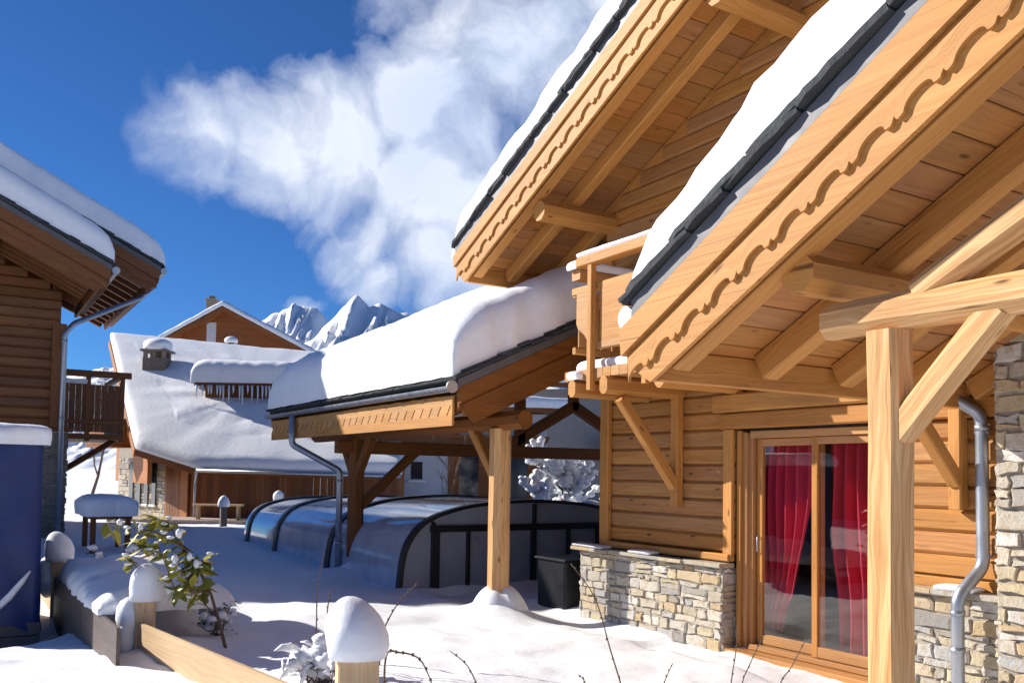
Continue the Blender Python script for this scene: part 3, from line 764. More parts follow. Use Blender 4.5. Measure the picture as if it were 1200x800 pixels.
for px, py in ((-9.58, 5.76), (-14.3, 5.76), (-9.9, 14.7), (-14.3, 14.7)):
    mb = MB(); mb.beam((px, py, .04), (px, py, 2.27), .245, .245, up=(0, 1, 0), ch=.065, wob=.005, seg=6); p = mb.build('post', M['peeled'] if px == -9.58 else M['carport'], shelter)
    mb = MB(); mb.box(px-.24, py-.24, -.4, px+.24, py+.24, .05, .02); mb.build('post_footing', M['darkstone'], p)
    if py < 6:
        mb = MB(); h = .26 if px == -9.58 else .16
        b0 = len(mb.v)
        # a collar of snow heaped on the footing
        def fn(i, j, px=px, py=py, h=h):
            ph = 2*math.pi*i/24; t = j/8
            r = .10+.27*t*(1+.2*fbm(math.cos(ph)*1.5+px, math.sin(ph)*1.5))
            return (px+math.cos(ph)*r*1.1, py+math.sin(ph)*r, .03+h*(1-t**2.2)*(1+.25*fbm(math.cos(ph), math.sin(ph), px)) - .06*t)
        mb.grid(fn, 25, 9); mb.build('footing_snow', M['snow'], p, recalc=False)
mb = MB(); mb.beam((-9.68, 5.76, 1.66), (-10.28, 5.76, 2.30), .12, .13, ch=.015); mb.build('brace', M['larch'], shelter)
for a, b in (((-14.4, 5.76, 1.68), (-14.95, 5.76, 2.29)), ((-14.2, 5.76, 1.68), (-13.65, 5.76, 2.29)), ((-14.3, 5.86, 1.15), (-14.3, 6.85, 2.06))):
    mb = MB(); mb.beam(a, b, .13, .15, ch=.015); mb.build('brace', M['carport'], shelter)
mb = MB(); mb.beam((-14.3, 5.4, 2.125), (-14.3, 15., 2.125), .2, .22, ch=.02); mb.build('tie_beam', M['carport'], shelter)
for a, b in (((-14.3, 8.7, 2.2), (-14.3, 10.3, 3.08)), ((-14.3, 11.95, 2.2), (-14.3, 10.22, 3.08))):
    mb = MB(); mb.beam(a, b, .16, .2, ch=.015); mb.build('strut', M['carport'], shelter)
for y, z0, z1 in ((10.26, 3.05, 4.55), (9.02, 2.23, 4.2), (11.5, 2.23, 4.2)):
    mb = MB(); mb.box(-14.38, y-.09, z0, -14.22, y+.09, z1, .012); mb.build('king_post', M['carport'], shelter)
mb = MB(); pipe(mb, [(-15.05, 4.88, 2.70), (-15.05, 4.88, 2.16), (-14.58, 5.58, 1.72), (-14.58, 5.58, -.2)], .055, [((-15.05, 4.88, 2.34), (0, 0, 1)), ((-14.58, 5.58, 1.55), (0, 0, 1)), ((-14.58, 5.58, .5), (0, 0, 1))])
mb.build('downpipe', M['zinc'], shelter)

# ================================================================== telescopic pool enclosure
pool = thing('pool_enclosure', (-17., 8., -.1), 'low arched grey pool enclosure of telescoping glazed hoops under the timber shelter', 'pool enclosure')
PB = -.16
def arch(width, h):
    """half-section of the arch, from the near foot to the far foot"""
    pts = [(0, 0), (.015, .30), (.06, .60), (.14, .80), (.28, .98), (.46, 1.10), (.70, 1.19), (1.1, 1.28), (1.6, 1.33), (2.2, 1.355)]
    full = pts+[(4.4-a, b) for a, b in reversed(pts[:-1])]
    return [(a*width/4.4, b*h/1.355) for a, b in full]
def smooth_line(p, n=5):
    out = []
    for i in range(len(p)-1):
        p0, p1, p2, p3 = p[max(0, i-1)], p[i], p[i+1], p[min(len(p)-1, i+2)]
        for k in range(n):
            t = k/n
            out.append(tuple(.5*(2*p1[c]+(p2[c]-p0[c])*t+(2*p0[c]-5*p1[c]+4*p2[c]-p3[c])*t*t+(3*p1[c]-p0[c]-3*p2[c]+p3[c])*t**3) for c in (0, 1)))
    out.append(p[-1]); return out
POOL = [(-12.1, -15.3, 5.58, 4.7, 1.47), (-15.3, -19.2, 5.84, 4.2, 1.36), (-19.2, -22.2, 6.08, 3.7, 1.25)]
for (xa, xb, y0, w, h) in POOL:
    a = smooth_line(arch(w, h))
    def ring(x, off): return [Vector((x, y0+off+p[0]*(w-2*off)/w, PB+p[1]*(h-off)/h)) for p in a]
    mb = MB()
    o_, i_ = [ring(x, .03) for x in (xa-.03, (xa+xb)/2, xb-.25)], [ring(x, .045) for x in (xa-.03, (xa+xb)/2, xb-.25)]
    mb.loft(o_, closed=False, smooth=True); mb.loft(i_, closed=False, smooth=True)
    seg = mb.build('glazed_section', M['poly'], pool)
    for x, wd in ((xa, .13), (xb+.22, .20)):
        mb = MB(); r0, r1 = ring(x, 0.), ring(x-wd, 0.); q0, q1 = ring(x, .055), ring(x-wd, .055)
        mb.loft([[p, q, r, s_] for p, q, r, s_ in zip(r0, r1, q1, q0)]); mb.build('hoop', M['darkmetal'], seg)
    mb = MB()
    mb.box(xa-.05, y0-.02, PB-.1, xb, y0+.05, PB+.06, .0); mb.build('rail', M['darkmetal'], seg)
# end wall of the biggest section
xa, xb, y0, w, h = POOL[0]; a = smooth_line(arch(w, h))
inn = [(y0+.05+p[0]*(w-.1)/w, PB+p[1]*(h-.05)/h) for p in a]
mb = MB(); mb.prism([(xa-.03, p[0], p[1]) for p in inn], (-.012, 0, 0)); ew = mb.build('end_wall', M['polyend'], pool)
mb = MB(); X0, X1 = xa-.028, xa+.03
def top_at(y):
    best = min(inn, key=lambda p: abs(p[0]-y)); return best[1]
zt = PB+.98
mb.box(X0, y0+.5, zt, X1, y0+w-.5, zt+.10, .004); mb.box(X0, y0+.06, PB, X1, y0+w-.06, PB+.07, .004)
for dy, ww in ((.52, .13), (1.12, .055), (1.68, .07), (2.3, .09), (3.0, .06), (3.6, .07), (4.1, .1)):
    mb.box(X0+.004, y0+dy, PB+.07, X1+.004, y0+dy+ww, zt, .003)
for dy in (.52, 2.33, 4.1): mb.box(X0+.004, y0+dy, zt+.1, X1+.004, y0+dy+.05, top_at(y0+dy)-.02, .003)
mb.build('end_frame', M['darkmetal'], ew)

# dark cabinet by the wall
mb = MB(); mb.box(-10.28, 6.80, -.3, -9.62, 7.35, .56, .03); cab = mb.build('equipment_cabinet', M['darkmetal']); tag(cab, 'black equipment cabinet standing against the end of the stone plinth', 'cabinet')
mb = MB(); mb.box(-10.31, 6.77, .562, -9.59, 7.38, .60, .012); mb.build('lid', M['darkmetal'], cab)
# ================================================================== the dark chalet on the left
lch = thing('chalet', (-24., -1.5, 0), 'dark brown chalet in shade with two stepped snowy roofs, cut off at the left', 'chalet')
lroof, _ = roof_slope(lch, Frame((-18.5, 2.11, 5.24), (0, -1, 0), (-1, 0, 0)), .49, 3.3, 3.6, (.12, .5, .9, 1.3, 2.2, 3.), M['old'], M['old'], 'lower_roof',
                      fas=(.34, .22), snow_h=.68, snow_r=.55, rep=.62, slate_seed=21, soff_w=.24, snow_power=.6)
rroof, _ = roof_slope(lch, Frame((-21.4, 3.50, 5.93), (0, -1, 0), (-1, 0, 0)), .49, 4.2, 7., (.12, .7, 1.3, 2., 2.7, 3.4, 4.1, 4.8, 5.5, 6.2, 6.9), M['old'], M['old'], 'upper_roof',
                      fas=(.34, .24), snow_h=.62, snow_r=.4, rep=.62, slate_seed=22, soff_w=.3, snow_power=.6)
roof_slope(lch, Frame((-22.1, -4.49, 5.24), (0, 1, 0), (1, 0, 0)), .49, 3.3, 3.6, (.12, .9), M['old'], M['old'], 'lower_roof', fas=(.34, .22), snow_h=.68, snow_r=.55, rep_scallop=False, slate_seed=23, soff_w=.3, back_rake=True)
roof_slope(lch, Frame((-28.4, -4.90, 5.93), (0, 1, 0), (1, 0, 0)), .49, 4.2, 7., (.12, .9), M['old'], M['old'], 'upper_roof', fas=(.34, .24), snow_h=.62, snow_r=.4, rep_scallop=False, slate_seed=24, soff_w=.3, back_rake=True)
mb = MB(); mb.beam((-18.53, 2.14, 5.14), (-22., 2.14, 5.14), .06, .2, ch=.005); mb.build('eave_beam', M['old'], lroof)
mb = MB(); mb.beam((-21.43, 3.53, 5.83), (-28.3, 3.53, 5.83), .06, .2, ch=.005); mb.build('eave_beam', M['old'], rroof)
mb = MB()
z = 2.5
while z < 9.:
    yl = min(1.70, 2.11-(z+.21-5.2)/.49); ya = -2.38-yl
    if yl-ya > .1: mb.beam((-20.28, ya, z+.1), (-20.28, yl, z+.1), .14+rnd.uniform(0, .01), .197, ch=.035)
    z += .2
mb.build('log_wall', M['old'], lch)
mb = MB(); z = 2.5
while z < 6.3:
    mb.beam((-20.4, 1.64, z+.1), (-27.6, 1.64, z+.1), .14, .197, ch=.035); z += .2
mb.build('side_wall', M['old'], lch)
mb = MB(); mb.box(-20.25, -4.2, -.4, -27.6, 1.9, 2.42, 0); lp = mb.build('stone_plinth', M['mortar'], lch)
mb = MB(); stones(mb, (-20.25, -3.5, 0), (0, 1, 0), (1, 0, 0), 5.42, -.4, 2.42, hmin=.09, hmax=.2, lmin=.15, lmax=.45, seed=31)
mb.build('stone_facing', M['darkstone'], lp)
mb = MB(); mb.box(-20.30, -4.2, 2.425, -20.12, 1.98, 2.50, .01); mb.build('base_board', M['old'], lch)
mb = MB(); mb.box(-20.21, 1.55, 2.51, -20.06, 1.80, 4.6, .015); mb.build('corner_post', M['old'], lch)
mb = MB(); mb.beam((-18.6, .42, 4.5), (-18.6, .42, 6.0), .16, .16, up=(0, 1, 0)); mb.build('gable_post', M['old'], lch)
mb = MB(); mb.beam((-18.7, .38, 5.82), (-20.3, .38, 5.82), .22, .24, ch=.05); mb.build('purlin', M['old'], lroof)
mb = MB(); pipe(mb, [(-21.75, 3.62, 5.80), (-21.7, 3.45, 5.60), (-20.1, 1.93, 4.63), (-20.02, 1.76, 4.40), (-20.02, 1.76, -.3)], .055, [((-20.02, 1.76, 4.25), (0, 0, 1)), ((-20.02, 1.76, 2.7), (0, 0, 1))])
mb.build('downpipe', M['zinc'], lch)
lb = MB(); lb.box(-21.7, 1.75, 2.34, -24.5, 3.16, 2.46, .01); lb = lb.build('balcony', M['old'], lch)
mb = MB(); y = 1.78
while y < 3.05:
    mb.box(-21.76, y, 2.5, -21.73, y+.125, 3.55, .004); y += .13
x = -21.9
while x > -24.4: mb.box(x, 3.12, 2.5, x-.125, 3.15, 3.55, .004); x -= .13
mb.build('balcony_panel', M['old'], lb)
mb = MB(); mb.beam((-21.75, 1.72, 3.79), (-21.75, 3.3, 3.79), .12, .14, ch=.02); mb.beam((-21.70, 1.74, 2.72), (-21.70, 3.2, 2.72), .05, .09, ch=.01); mb.beam((-21.84, 3.14, 3.79), (-24.5, 3.14, 3.79), .10, .12, ch=.02)
mb.build('balcony_rail', M['old'], lb)
for y in (2.42, 3.12):
    mb = MB(); mb.box(-21.72, y-.05, 2.3, -21.80+.03, y+.05, 3.72, .008); mb.build('balcony_post', M['old'], lb)
mb = MB(); snow_slab(mb, (-21.83, 1.75, 3.555), Vector((0, 1, 0)), Vector((1, 0, 0)), .62, .16, .10, r=.07, na=8, nb=5, amp=.02); mb.build('balcony_snow', M['snow'], lb, recalc=False)
for y in (2.0, 3.05):
    mb = MB(); mb.beam((-22.2, y, 2.34), (-22.9, 1.72, 1.4), .12, .12); mb.build('balcony_brace', M['old'], lb)

lch.scale = (1.2, 1.2, 1.2); lch.location = EYE+(lch.location-EYE)*1.2

# ================================================================== the chalet straight ahead with the great white roof
def plane_pt(P0, nrm, px, py):
    d = (FW*F_PX+RT*(px-CX)-UP*(py-CY)).normalized(); return EYE+d*((P0-EYE).dot(nrm)/d.dot(nrm))
mch_e0 = at(232, 550, 30.); mch_e1 = at(470, 557, 30.); mch_r = at(130, 397, 38.)
mn = (mch_e1-mch_e0).cross(mch_r-mch_e0).normalized()
if mn.z < 0: mn = -mn
mid_outline = [plane_pt(mch_e0, mn, *p) for p in ((232, 550), (160, 527), (130, 399), (300, 416), (470, 432), (470, 557))]
mch = thing('chalet', tuple(at(300, 603, 30.5)), 'low chalet under one great white roof, with stone flank and brown boarded front', 'chalet')
me = (mch_e1-mch_e0).normalized(); mback = Vector((-me.y, me.x, 0)); mback = mback if mback.dot(FW) > 0 else -mback
ex_r = Vector((me.x, me.y, 0)).normalized()
mb = MB(); mb.prism([p-Vector((0, 0, .16)) for p in mid_outline], (0, 0, .15)); mroof = mb.build('roof', M['brown'], mch)
# blanket of snow following the outline, thick rounded edge, faint ripples across
def blanket(mb, outline, H, nrm, r=.5, step=.3, amp=.05, wave=0.):
    ctr = sum(outline, Vector())/len(outline)
    n = len(outline); rings = []
    dense = []
    for i in range(n):
        a, b = outline[i], outline[(i+1) % n]; k = max(2, int((b-a).length/step))
        for j in range(k): dense.append(a.lerp(b, j/k))
    for t, hf in ((0., 0.), (-.06, .25), (-.07, .5), (-.03, .75), (.04, .9), (.12, .97), (.25, 1.), (.7, 1.), (1.4, 1.)):
        ring = []
        for p in dense:
            d = (ctr-p); L = d.length
            q = p+d/L*min(t*1., L*.6)
            w = amp*fbm(q.x*.7, q.y*.7, q.z)+amp*.5*fbm(q.x*2.3, q.y*2.3, q.z)
            ring.append(q+Vector((0, 0, H*hf+w*hf)))
        rings.append(ring)
    b0 = len(mb.v); mb.loft(rings, smooth=True, caps=False)
    # inner field
    last = rings[-1]; m = 26
    prev = last
    for k in range(1, m+1):
        t = k/m
        ring = []
        for p in last:
            q = p.lerp(ctr+Vector((0, 0, H)), t)
            z = wave*math.sin((q-ctr).dot(mback)*2.6+fbm(q.x*.3, q.y*.3)*2.5)*min(1, t*4)+amp*fbm(q.x*.7, q.y*.7, q.z)*1.+.07*fbm(q.x*.25, q.y*.25, 3.)*min(1, t*4)
            ring.append(q+Vector((0, 0, z)))
        mb.loft([prev, ring], smooth=True, caps=False); prev = ring
mb = MB(); blanket(mb, mid_outline, .42, mn, wave=.02); mb.build('snow_cover', M['snow'], mroof, recalc=False)
# long front wall of upright boards
f0 = at(229, 603, 30.4); f1 = at(470, 606, 30.4)
fd = Vector((f1.x-f0.x, f1.y-f0.y, 0)); fl = fd.length; fd.normalize(); fn_ = Vector((fd.y, -fd.x, 0)); fn_ = fn_ if fn_.dot(FW) < 0 else -fn_
mb = MB(); s = 0.
while s < fl:
    w = rnd.uniform(.16, .24); p = f0+fd*(s+w/2)
    mb.beam((p.x, p.y, -.6), (p.x, p.y, 1.80+rnd.uniform(-.02, .0)), w-.008, .03+rnd.uniform(0, .02), up=tuple(fn_), ch=.005); s += w
mb.build('board_wall', M['brown'], mch)
g0 = at(229, 603, 30.4); g1 = at(137, 600, 34.5)
gd = Vector((g1.x-g0.x, g1.y-g0.y, 0)); gl = gd.length; gd.normalize(); gn = Vector((gd.y, -gd.x, 0)); gn = gn if gn.dot(FW) < 0 else -gn
def flank(s, z, o=0.): return g0+gd*s+gn*o+Vector((0, 0, z-g0.z))
mb = MB(); mb.prism([flank(0, -.6, -.3), flank(gl, -.6, -.3), flank(gl, 4.5, -.3), flank(gl*.75, 2.9, -.3), flank(0, 1.75, -.3)], gn*.28); fw = mb.build('flank_wall', M['mortar'], mch)
mb = MB(); stones(mb, flank(gl*.36, 0, -.02), gd, gn, gl*.64, -.4, 2.1, hmin=.12, hmax=.25, lmin=.2, lmax=.5, prot=.04, seed=41); mb.build('stone_facing', M['stone'], fw)
for k in range(4):
    s = gl*(.47+.10*k)
    mb = MB(); mb.prism([flank(s, .42, .06), flank(s+.30, .42, .06), flank(s+.30, 1.9, .06), flank(s, 1.9, .06)], -gn*.03); wn = mb.build('window', M['darkpane'], mch)
    mb = MB(); mb.prism([flank(s-.06, .36, .07), flank(s+.36, .36, .07), flank(s+.36, .43, .07), flank(s-.06, .43, .07)], gn*.05); mb.build('sill', M['snow'], wn)
mb = MB(); s = 0.
while s < gl*.35:
    p = flank(s+.1, 0, .0); mb.beam((p.x, p.y, -.5), (p.x, p.y, 1.9), .19, .05, up=tuple(gn), ch=.005); s += .2
mb.build('board_cladding', M['brown'], fw)
p = flank(gl*.10, 0, .10); mb = MB(); mb.beam((p.x, p.y, -.4), (p.x, p.y, 1.75), .5, .06, up=tuple(gn)); mb.build('orange_door', M['orange'], fw)
mb = MB(); pr0 = flank(gl*1.02, 4.6, .3); mb.beam(mid_outline[2]-Vector((0, 0, .12))-me*.06, mid_outline[1]-Vector((0, 0, .12))-me*.06, .07, .26, ch=.01); mb.build('bargeboard', M['orange'], mroof)
mb = MB(); mb.beam(mid_outline[1]-Vector((0, 0, .10)), mid_outline[0]-Vector((0, 0, .10)), .06, .2, ch=.01); mb.build('eave_board', M['brown'], mroof)
mb = MB(); a = mid_outline[0]+mback*-.12-Vector((0, 0, .03)); b = mid_outline[5]+mback*-.12-Vector((0, 0, .03)); mb.tube([a, b], .07, 8); mb.build('gutter', M['zinc'], mroof)
p = at(229, 560, 30.1); q_ = at(229, 604, 30.1); mb = MB(); pipe(mb, [a+Vector((0, 0, -.02)), at(230, 561, 30.15), at(229, 566, 30.2), Vector((at(229, 566, 30.2).x, at(229, 566, 30.2).y, -.4))], .05); mb.build('downpipe', M['zinc'], mch)
# its small orange balcony on the flank
bq = at(136, 525, 34.); br_, bb = Vector((gd.x, gd.y, 0)), gn
mb = MB(); mb.prism([bq+gd*-1.6, bq+gd*.5, bq+gd*.5+gn*.9, bq+gd*-1.6+gn*.9], (0, 0, .12)); mbal = mb.build('balcony', M['brown'], mch)
mb = MB(); s = -1.6
while s < .5:
    p = bq+gd*(s+.08)+gn*.9; mb.beam(p+Vector((0, 0, .12)), p+Vector((0, 0, 1.05)), .15, .03, up=tuple(gn), ch=.004); s += .16
for k in range(6):
    p = bq+gd*-1.6+gn*(.08+.15*k); mb.beam(p+Vector((0, 0, .12)), p+Vector((0, 0, 1.05)), .14, .03, up=tuple(gd), ch=.004)
mb.build('balcony_panel', M['orange'], mbal)
mb = MB(); snow_slab(mb, bq+gd*-1.65+gn*.84+Vector((0, 0, 1.05)), gd, gn, 2.2, .16, .14, r=.08, na=10, nb=5); mb.build('balcony_snow', M['snow'], mbal, recalc=False)
# gable end above the flank
mb = MB(); gp = [mid_outline[1]+me*.4-Vector((0, 0, .25)), mid_outline[2]+me*.4-Vector((0, 0, .35)), Vector((mid_outline[2].x, mid_outline[2].y, 1.2))+me*.4, Vector((mid_outline[1].x, mid_outline[1].y, 1.2))+me*.4]
mb.prism(gp, me*.15); mb.build('gable_wall', M['orange'], mch)
# stone chimney with its hat of snow
def on_mid(px, py): return plane_pt(mch_e0, mn, px, py)
cp0 = on_mid(184, 440); cx_ = Vector((me.x, me.y, 0)).normalized(); cy_ = Vector((-cx_.y, cx_.x, 0))
mb = MB()
for z0, z1, hw in ((-.3, .66, .45),): mb.beam(cp0+Vector((0, 0, z0)), cp0+Vector((0, 0, z1)), hw*2, hw*1.7, up=tuple(cy_), ch=.02)
for sx in (-.36, .0, .36): mb.beam(cp0+cx_*sx-cy_*.3+Vector((0, 0, .66)), cp0+cx_*sx-cy_*.3+Vector((0, 0, .92)), .14, .14, up=tuple(cy_))
mb.beam(cp0+cx_*.0+cy_*.3+Vector((0, 0, .66)), cp0+cy_*.3+Vector((0, 0, .92)), .8, .14, up=tuple(cy_))
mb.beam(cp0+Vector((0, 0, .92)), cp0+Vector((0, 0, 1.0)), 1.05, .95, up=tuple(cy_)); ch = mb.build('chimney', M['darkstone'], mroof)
mb = MB(); snow_cap(mb, cp0+Vector((0, 0, .99)), .58, .52, .5, seed=3.); mb.build('chimney_snow', M['snow'], mroof)
# flat dormer hung with icicles
d0 = on_mid(240, 478); dw = (on_mid(335, 478)-d0).length
dh = .80
def dm(s, b, z): return Vector((d0.x, d0.y, d0.z))+cx_*s+mback*b+Vector((0, 0, z))
mb = MB(); mb.prism([dm(0, 0, -.2), dm(0, 0, dh), dm(0, 2.6, dh+.25), dm(0, 2.6, -.2)], cx_*dw); dor = mb.build('dormer', M['old'], mroof)
mb = MB(); mb.prism([dm(-.3, -.35, dh+.002), dm(-.3, 2.6, dh+.252), dm(-.3, 2.6, dh+.37), dm(-.3, -.35, dh+.12)], cx_*(dw+.6)); mb.build('dormer_roof', M['old'], mroof)
mb = MB(); snow_slab(mb, dm(-.4, -.45, dh+.12), cx_, mback+Vector((0, 0, .085)), dw+.8, 3.3, .85, r=.5, na=24, nb=14, amp=.05, over=.1, power=.55); mb.build('dormer_snow', M['snow'], mroof, recalc=False)
mb = MB(); s = -.2
while s < dw+.2:
    l = rnd.uniform(.25, .85); mb.tube([dm(s, -.38, dh+.03), dm(s+.01, -.38, dh-l*.5), dm(s, -.38, dh-l)], [.045, .03, .004], 6); s += rnd.uniform(.10, .24)
M['ice'] = plain('milky icicle', (.75, .80, .86), .15, nscale=9, namp=.05, bump=.05)
mb.build('icicle', M['ice'], mroof)

# ================================================================== brown gabled house behind
Dg = 52.
def G(px, py, D=Dg): return at(px, py, D)
gh = thing('house', tuple(G(282, 560)), 'brown boarded house gable with snowy eaves and a slim chimney, behind the great white roof', 'house')
ap, le, ri = G(265, 361), G(192, 401), G(368, 416)
gx = Vector((RT.x, RT.y, 0)).normalized(); gy = Vector((-gx.y, gx.x, 0)); gy = gy if gy.dot(FW) > 0 else -gy
mb = MB()
s0, s1 = (le-ap).dot(gx)+.5, (ri-ap).dot(gx)-.9
mb.prism([ap+gx*s0+Vector((0, 0, -9)), ap+gx*s1+Vector((0, 0, -9)), ap+gx*s1+Vector((0, 0, (ri.z-ap.z)*.84-.25)), ap+Vector((0, 0, -.3)), ap+gx*s0+Vector((0, 0, (le.z-ap.z)*.86-.25))], gy*9.)
mb.build('gable_wall', M['brown'], gh)
for e in (le, ri):
    e2 = Vector((ap.x, ap.y, 0))+gx*(e-ap).dot(gx)+Vector((0, 0, e.z))
    mb = MB(); mb.prism([ap-gy*.6, e2-gy*.6, e2-gy*.6-Vector((0, 0, .32)), ap-gy*.6-Vector((0, 0, .32))], gy*10); rr = mb.build('roof', M['brown'], gh)
    mb = MB(); ln = (e2-ap).length; snow_slab(mb, ap-gy*.7+Vector((0, 0, .02)), (e2-ap).normalized(), gy, ln+.15, 10., .34, r=.3, na=20, nb=10, edges=(0, 1, 1, 1), amp=.05); mb.build('snow_cover', M['snow'], rr, recalc=False)
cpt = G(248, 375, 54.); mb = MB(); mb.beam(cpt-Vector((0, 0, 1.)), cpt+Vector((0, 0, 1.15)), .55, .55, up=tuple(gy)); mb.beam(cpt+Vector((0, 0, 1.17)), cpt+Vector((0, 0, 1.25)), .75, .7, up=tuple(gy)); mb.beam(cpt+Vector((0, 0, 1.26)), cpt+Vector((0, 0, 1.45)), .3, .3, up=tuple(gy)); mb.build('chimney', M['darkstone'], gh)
w0 = G(248, 395); mb = MB(); mb.beam(Vector((w0.x, w0.y, w0.z-1.))-gy*.04, Vector((w0.x, w0.y, w0.z+.85))-gy*.04, .55, .1, up=tuple(gy)); mb.build('flue_panel', M['render'], gh)
v0 = G(271, 404, 47.); mb = MB(); mb.tube([v0-Vector((0, 0, 1.3)), v0+Vector((0, 0, .1))], .17, 10); vp = mb.build('roof_vent', M['darkmetal']); tag(vp, 'small dark roof vent wearing a cap of snow in front of the brown gable', 'vent')
mb = MB(); snow_cap(mb, v0+Vector((0, 0, .1)), .32, .32, .35, seed=8.); mb.build('vent_snow', M['snow'], vp)

# ================================================================== houses seen through the shelter
def house(name, pl, pr, D, zt, depth_, wall, label, roof_snow=True, slope=.35):
    h = thing(name, tuple(Vector((*at((pl+pr)/2, 560, D).xy, 0))), label, 'house')
    a, b = at(pl, 560, D), at(pr, 560, D+1.5); a.z = b.z = -1.
    d = Vector((b.x-a.x, b.y-a.y, 0)); L = d.length; d.normalize(); n = Vector((-d.y, d.x, 0)); n = n if n.dot(FW) > 0 else -n
    mb = MB(); mb.prism([a, b, b+Vector((0, 0, zt+1)), a+Vector((0, 0, zt+1))], n*depth_); mb.build('wall', wall, h)
    return h, a, d, n, L
ha, a, d, n, L = house('house', 400, 640, 31., 3.9, 6., M['render'], 'pale rendered house with dark shutters seen through the timber shelter')
def hw(s, z, o=0.): return Vector((a.x, a.y, z))+d*s-n*o
mb = MB(); mb.prism([hw(-.8, 3.91, .9), hw(L+.8, 3.91, .9), hw(L+.8, 4.06, .9), hw(-.8, 4.06, .9)], n*7.+Vector((0, 0, .25))); hr = mb.build('roof', M['old'], ha)
mb = MB(); snow_slab(mb, hw(-.9, 4.07, 1.), d, n+Vector((0, 0, .035)), L+1.8, 7.2, .4, r=.3, na=20, nb=10); mb.build('snow_cover', M['snow'], hr, recalc=False)
def window(h, f, s, z, w, hh, shut=True):
    mb = MB(); mb.prism([f(s, z, .03), f(s+w, z, .03), f(s+w, z+hh, .03), f(s, z+hh, .03)], n*.02); wn = mb.build('window', M['darkpane'], h)
    if shut:
        for k, ss in enumerate((s-w*.55, s+w)):
            mb = MB(); mb.prism([f(ss, z-.05, .05), f(ss+w*.55, z-.05, .05), f(ss+w*.55, z+hh+.05, .05), f(ss, z+hh+.05, .05)], n*.03); mb.build('shutter', M['brown'], wn)
    mb = MB(); mb.prism([f(s-.1, z-.1, .12), f(s+w+.1, z-.1, .12), f(s+w+.1, z-.04, .12), f(s-.1, z-.04, .12)], n*.12); mb.build('sill', M['snow'], wn)
for s, z, w, hh, sh in ((2.4, 1.5, .4, .6, False), (4.1, .5, .7, 1.9, True), (5.9, .5, .7, 1.9, True), (2.6, 3.1, 1.5, .5, False), (4.5, 3.1, 1.3, .7, False)): window(ha, hw, s, z, w, hh, sh)
mb = MB(); mb.prism([hw(1.2, 2.75, .04), hw(7.2, 2.75, .04), hw(7.2, 2.95, .8), hw(1.2, 2.95, .8)], (0, 0, .12)); mb.build('awning', M['old'], ha)
hb, a2, d2, n2, L2 = house('house', 585, 860, 40., 5.6, 9., M['greyrender'], 'plain grey rendered house behind the snowy tree, a snow topped chimney on its roof')
def hw2(s, z, o=0.): return Vector((a2.x, a2.y, z))+d2*s-n2*o
a, d, n = a2, d2, n2
mb = MB(); mb.prism([hw2(-.6, 5.61, .7), hw2(L2+.8, 5.61, .7), hw2(L2+.8, 5.8, .7), hw2(-.6, 5.8, .7)], n2*5+Vector((0, 0, 2.2))); hr = mb.build('roof', M['old'], hb)
mb = MB(); snow_slab(mb, hw2(-.7, 5.81, .8), d2, n2+Vector((0, 0, .44)), L2+1.4, 5.6, .45, r=.3, na=20, nb=10); mb.build('snow_cover', M['snow'], hr, recalc=False)
cc = hw2(2.0, 6.4, -1.4); mb = MB(); mb.beam(cc, cc+Vector((0, 0, .2)), .5, .5); hcm = MB(); hcm.beam(cc-Vector((0, 0, .5)), cc+Vector((0, 0, 1.)), .5, .5, up=(0, 1, 0)); hcm.beam(cc+Vector((0, 0, 1.)), cc+Vector((0, 0, 1.1)), .75, .75, up=(0, 1, 0)); hcm.build('chimney', M['darkstone'], hb)
mb = MB(); snow_cap(mb, cc+Vector((0, 0, 1.1)), .42, .42, .35, seed=2.); mb.build('chimney_snow', M['snow'], hb)
window(hb, hw2, 5.2, 3.0, 1.2, .9, False)
bb_ = MB(); bb_.prism([hw2(4.6, 2.35, .05), hw2(7.6, 2.35, .05), hw2(7.6, 2.5, .05), hw2(4.6, 2.5, .05)], -n2*1.2); hbb = bb_.build('balcony', M['old'], hb)
mb = MB(); snow_slab(mb, hw2(4.5, 3.05, 1.3), d2, n2, 3.2, .3, .35, r=.12, na=12, nb=6); mb.build('balcony_snow', M['snow'], hbb, recalc=False)
mb = MB(); mb.prism([hw2(4.6, 2.55, 1.2), hw2(7.6, 2.55, 1.2), hw2(7.6, 3.04, 1.2), hw2(4.6, 3.04, 1.2)], n2*.05); mb.build('balcony_panel', M['darkpane'], hbb)
# unseen dark house added behind the viewer to darken the reflection in the door
nb = thing('house', (-20., -19., 0), 'dark timber house added out of view behind the viewer for the door reflection', 'house')
mb = MB(); mb.box(-29., -24., -.5, -13., -18.4, 3.6, 0); mb.build('wall', M['old'], nb)
mb = MB(); mb.prism([(-30., -17.6, 3.6), (-30., -24.6, 3.6), (-30., -21.2, 5.6)], (18., 0, 0)); nr = mb.build('roof', M['old'], nb)
mb = MB(); snow_slab(mb, (-30.1, -17.5, 3.62), Vector((1, 0, 0)), Vector((0, -1, .54)), 18.2, 3.8, .3, na=30, nb=10); mb.build('snow_cover', M['snow'], nr, recalc=False)

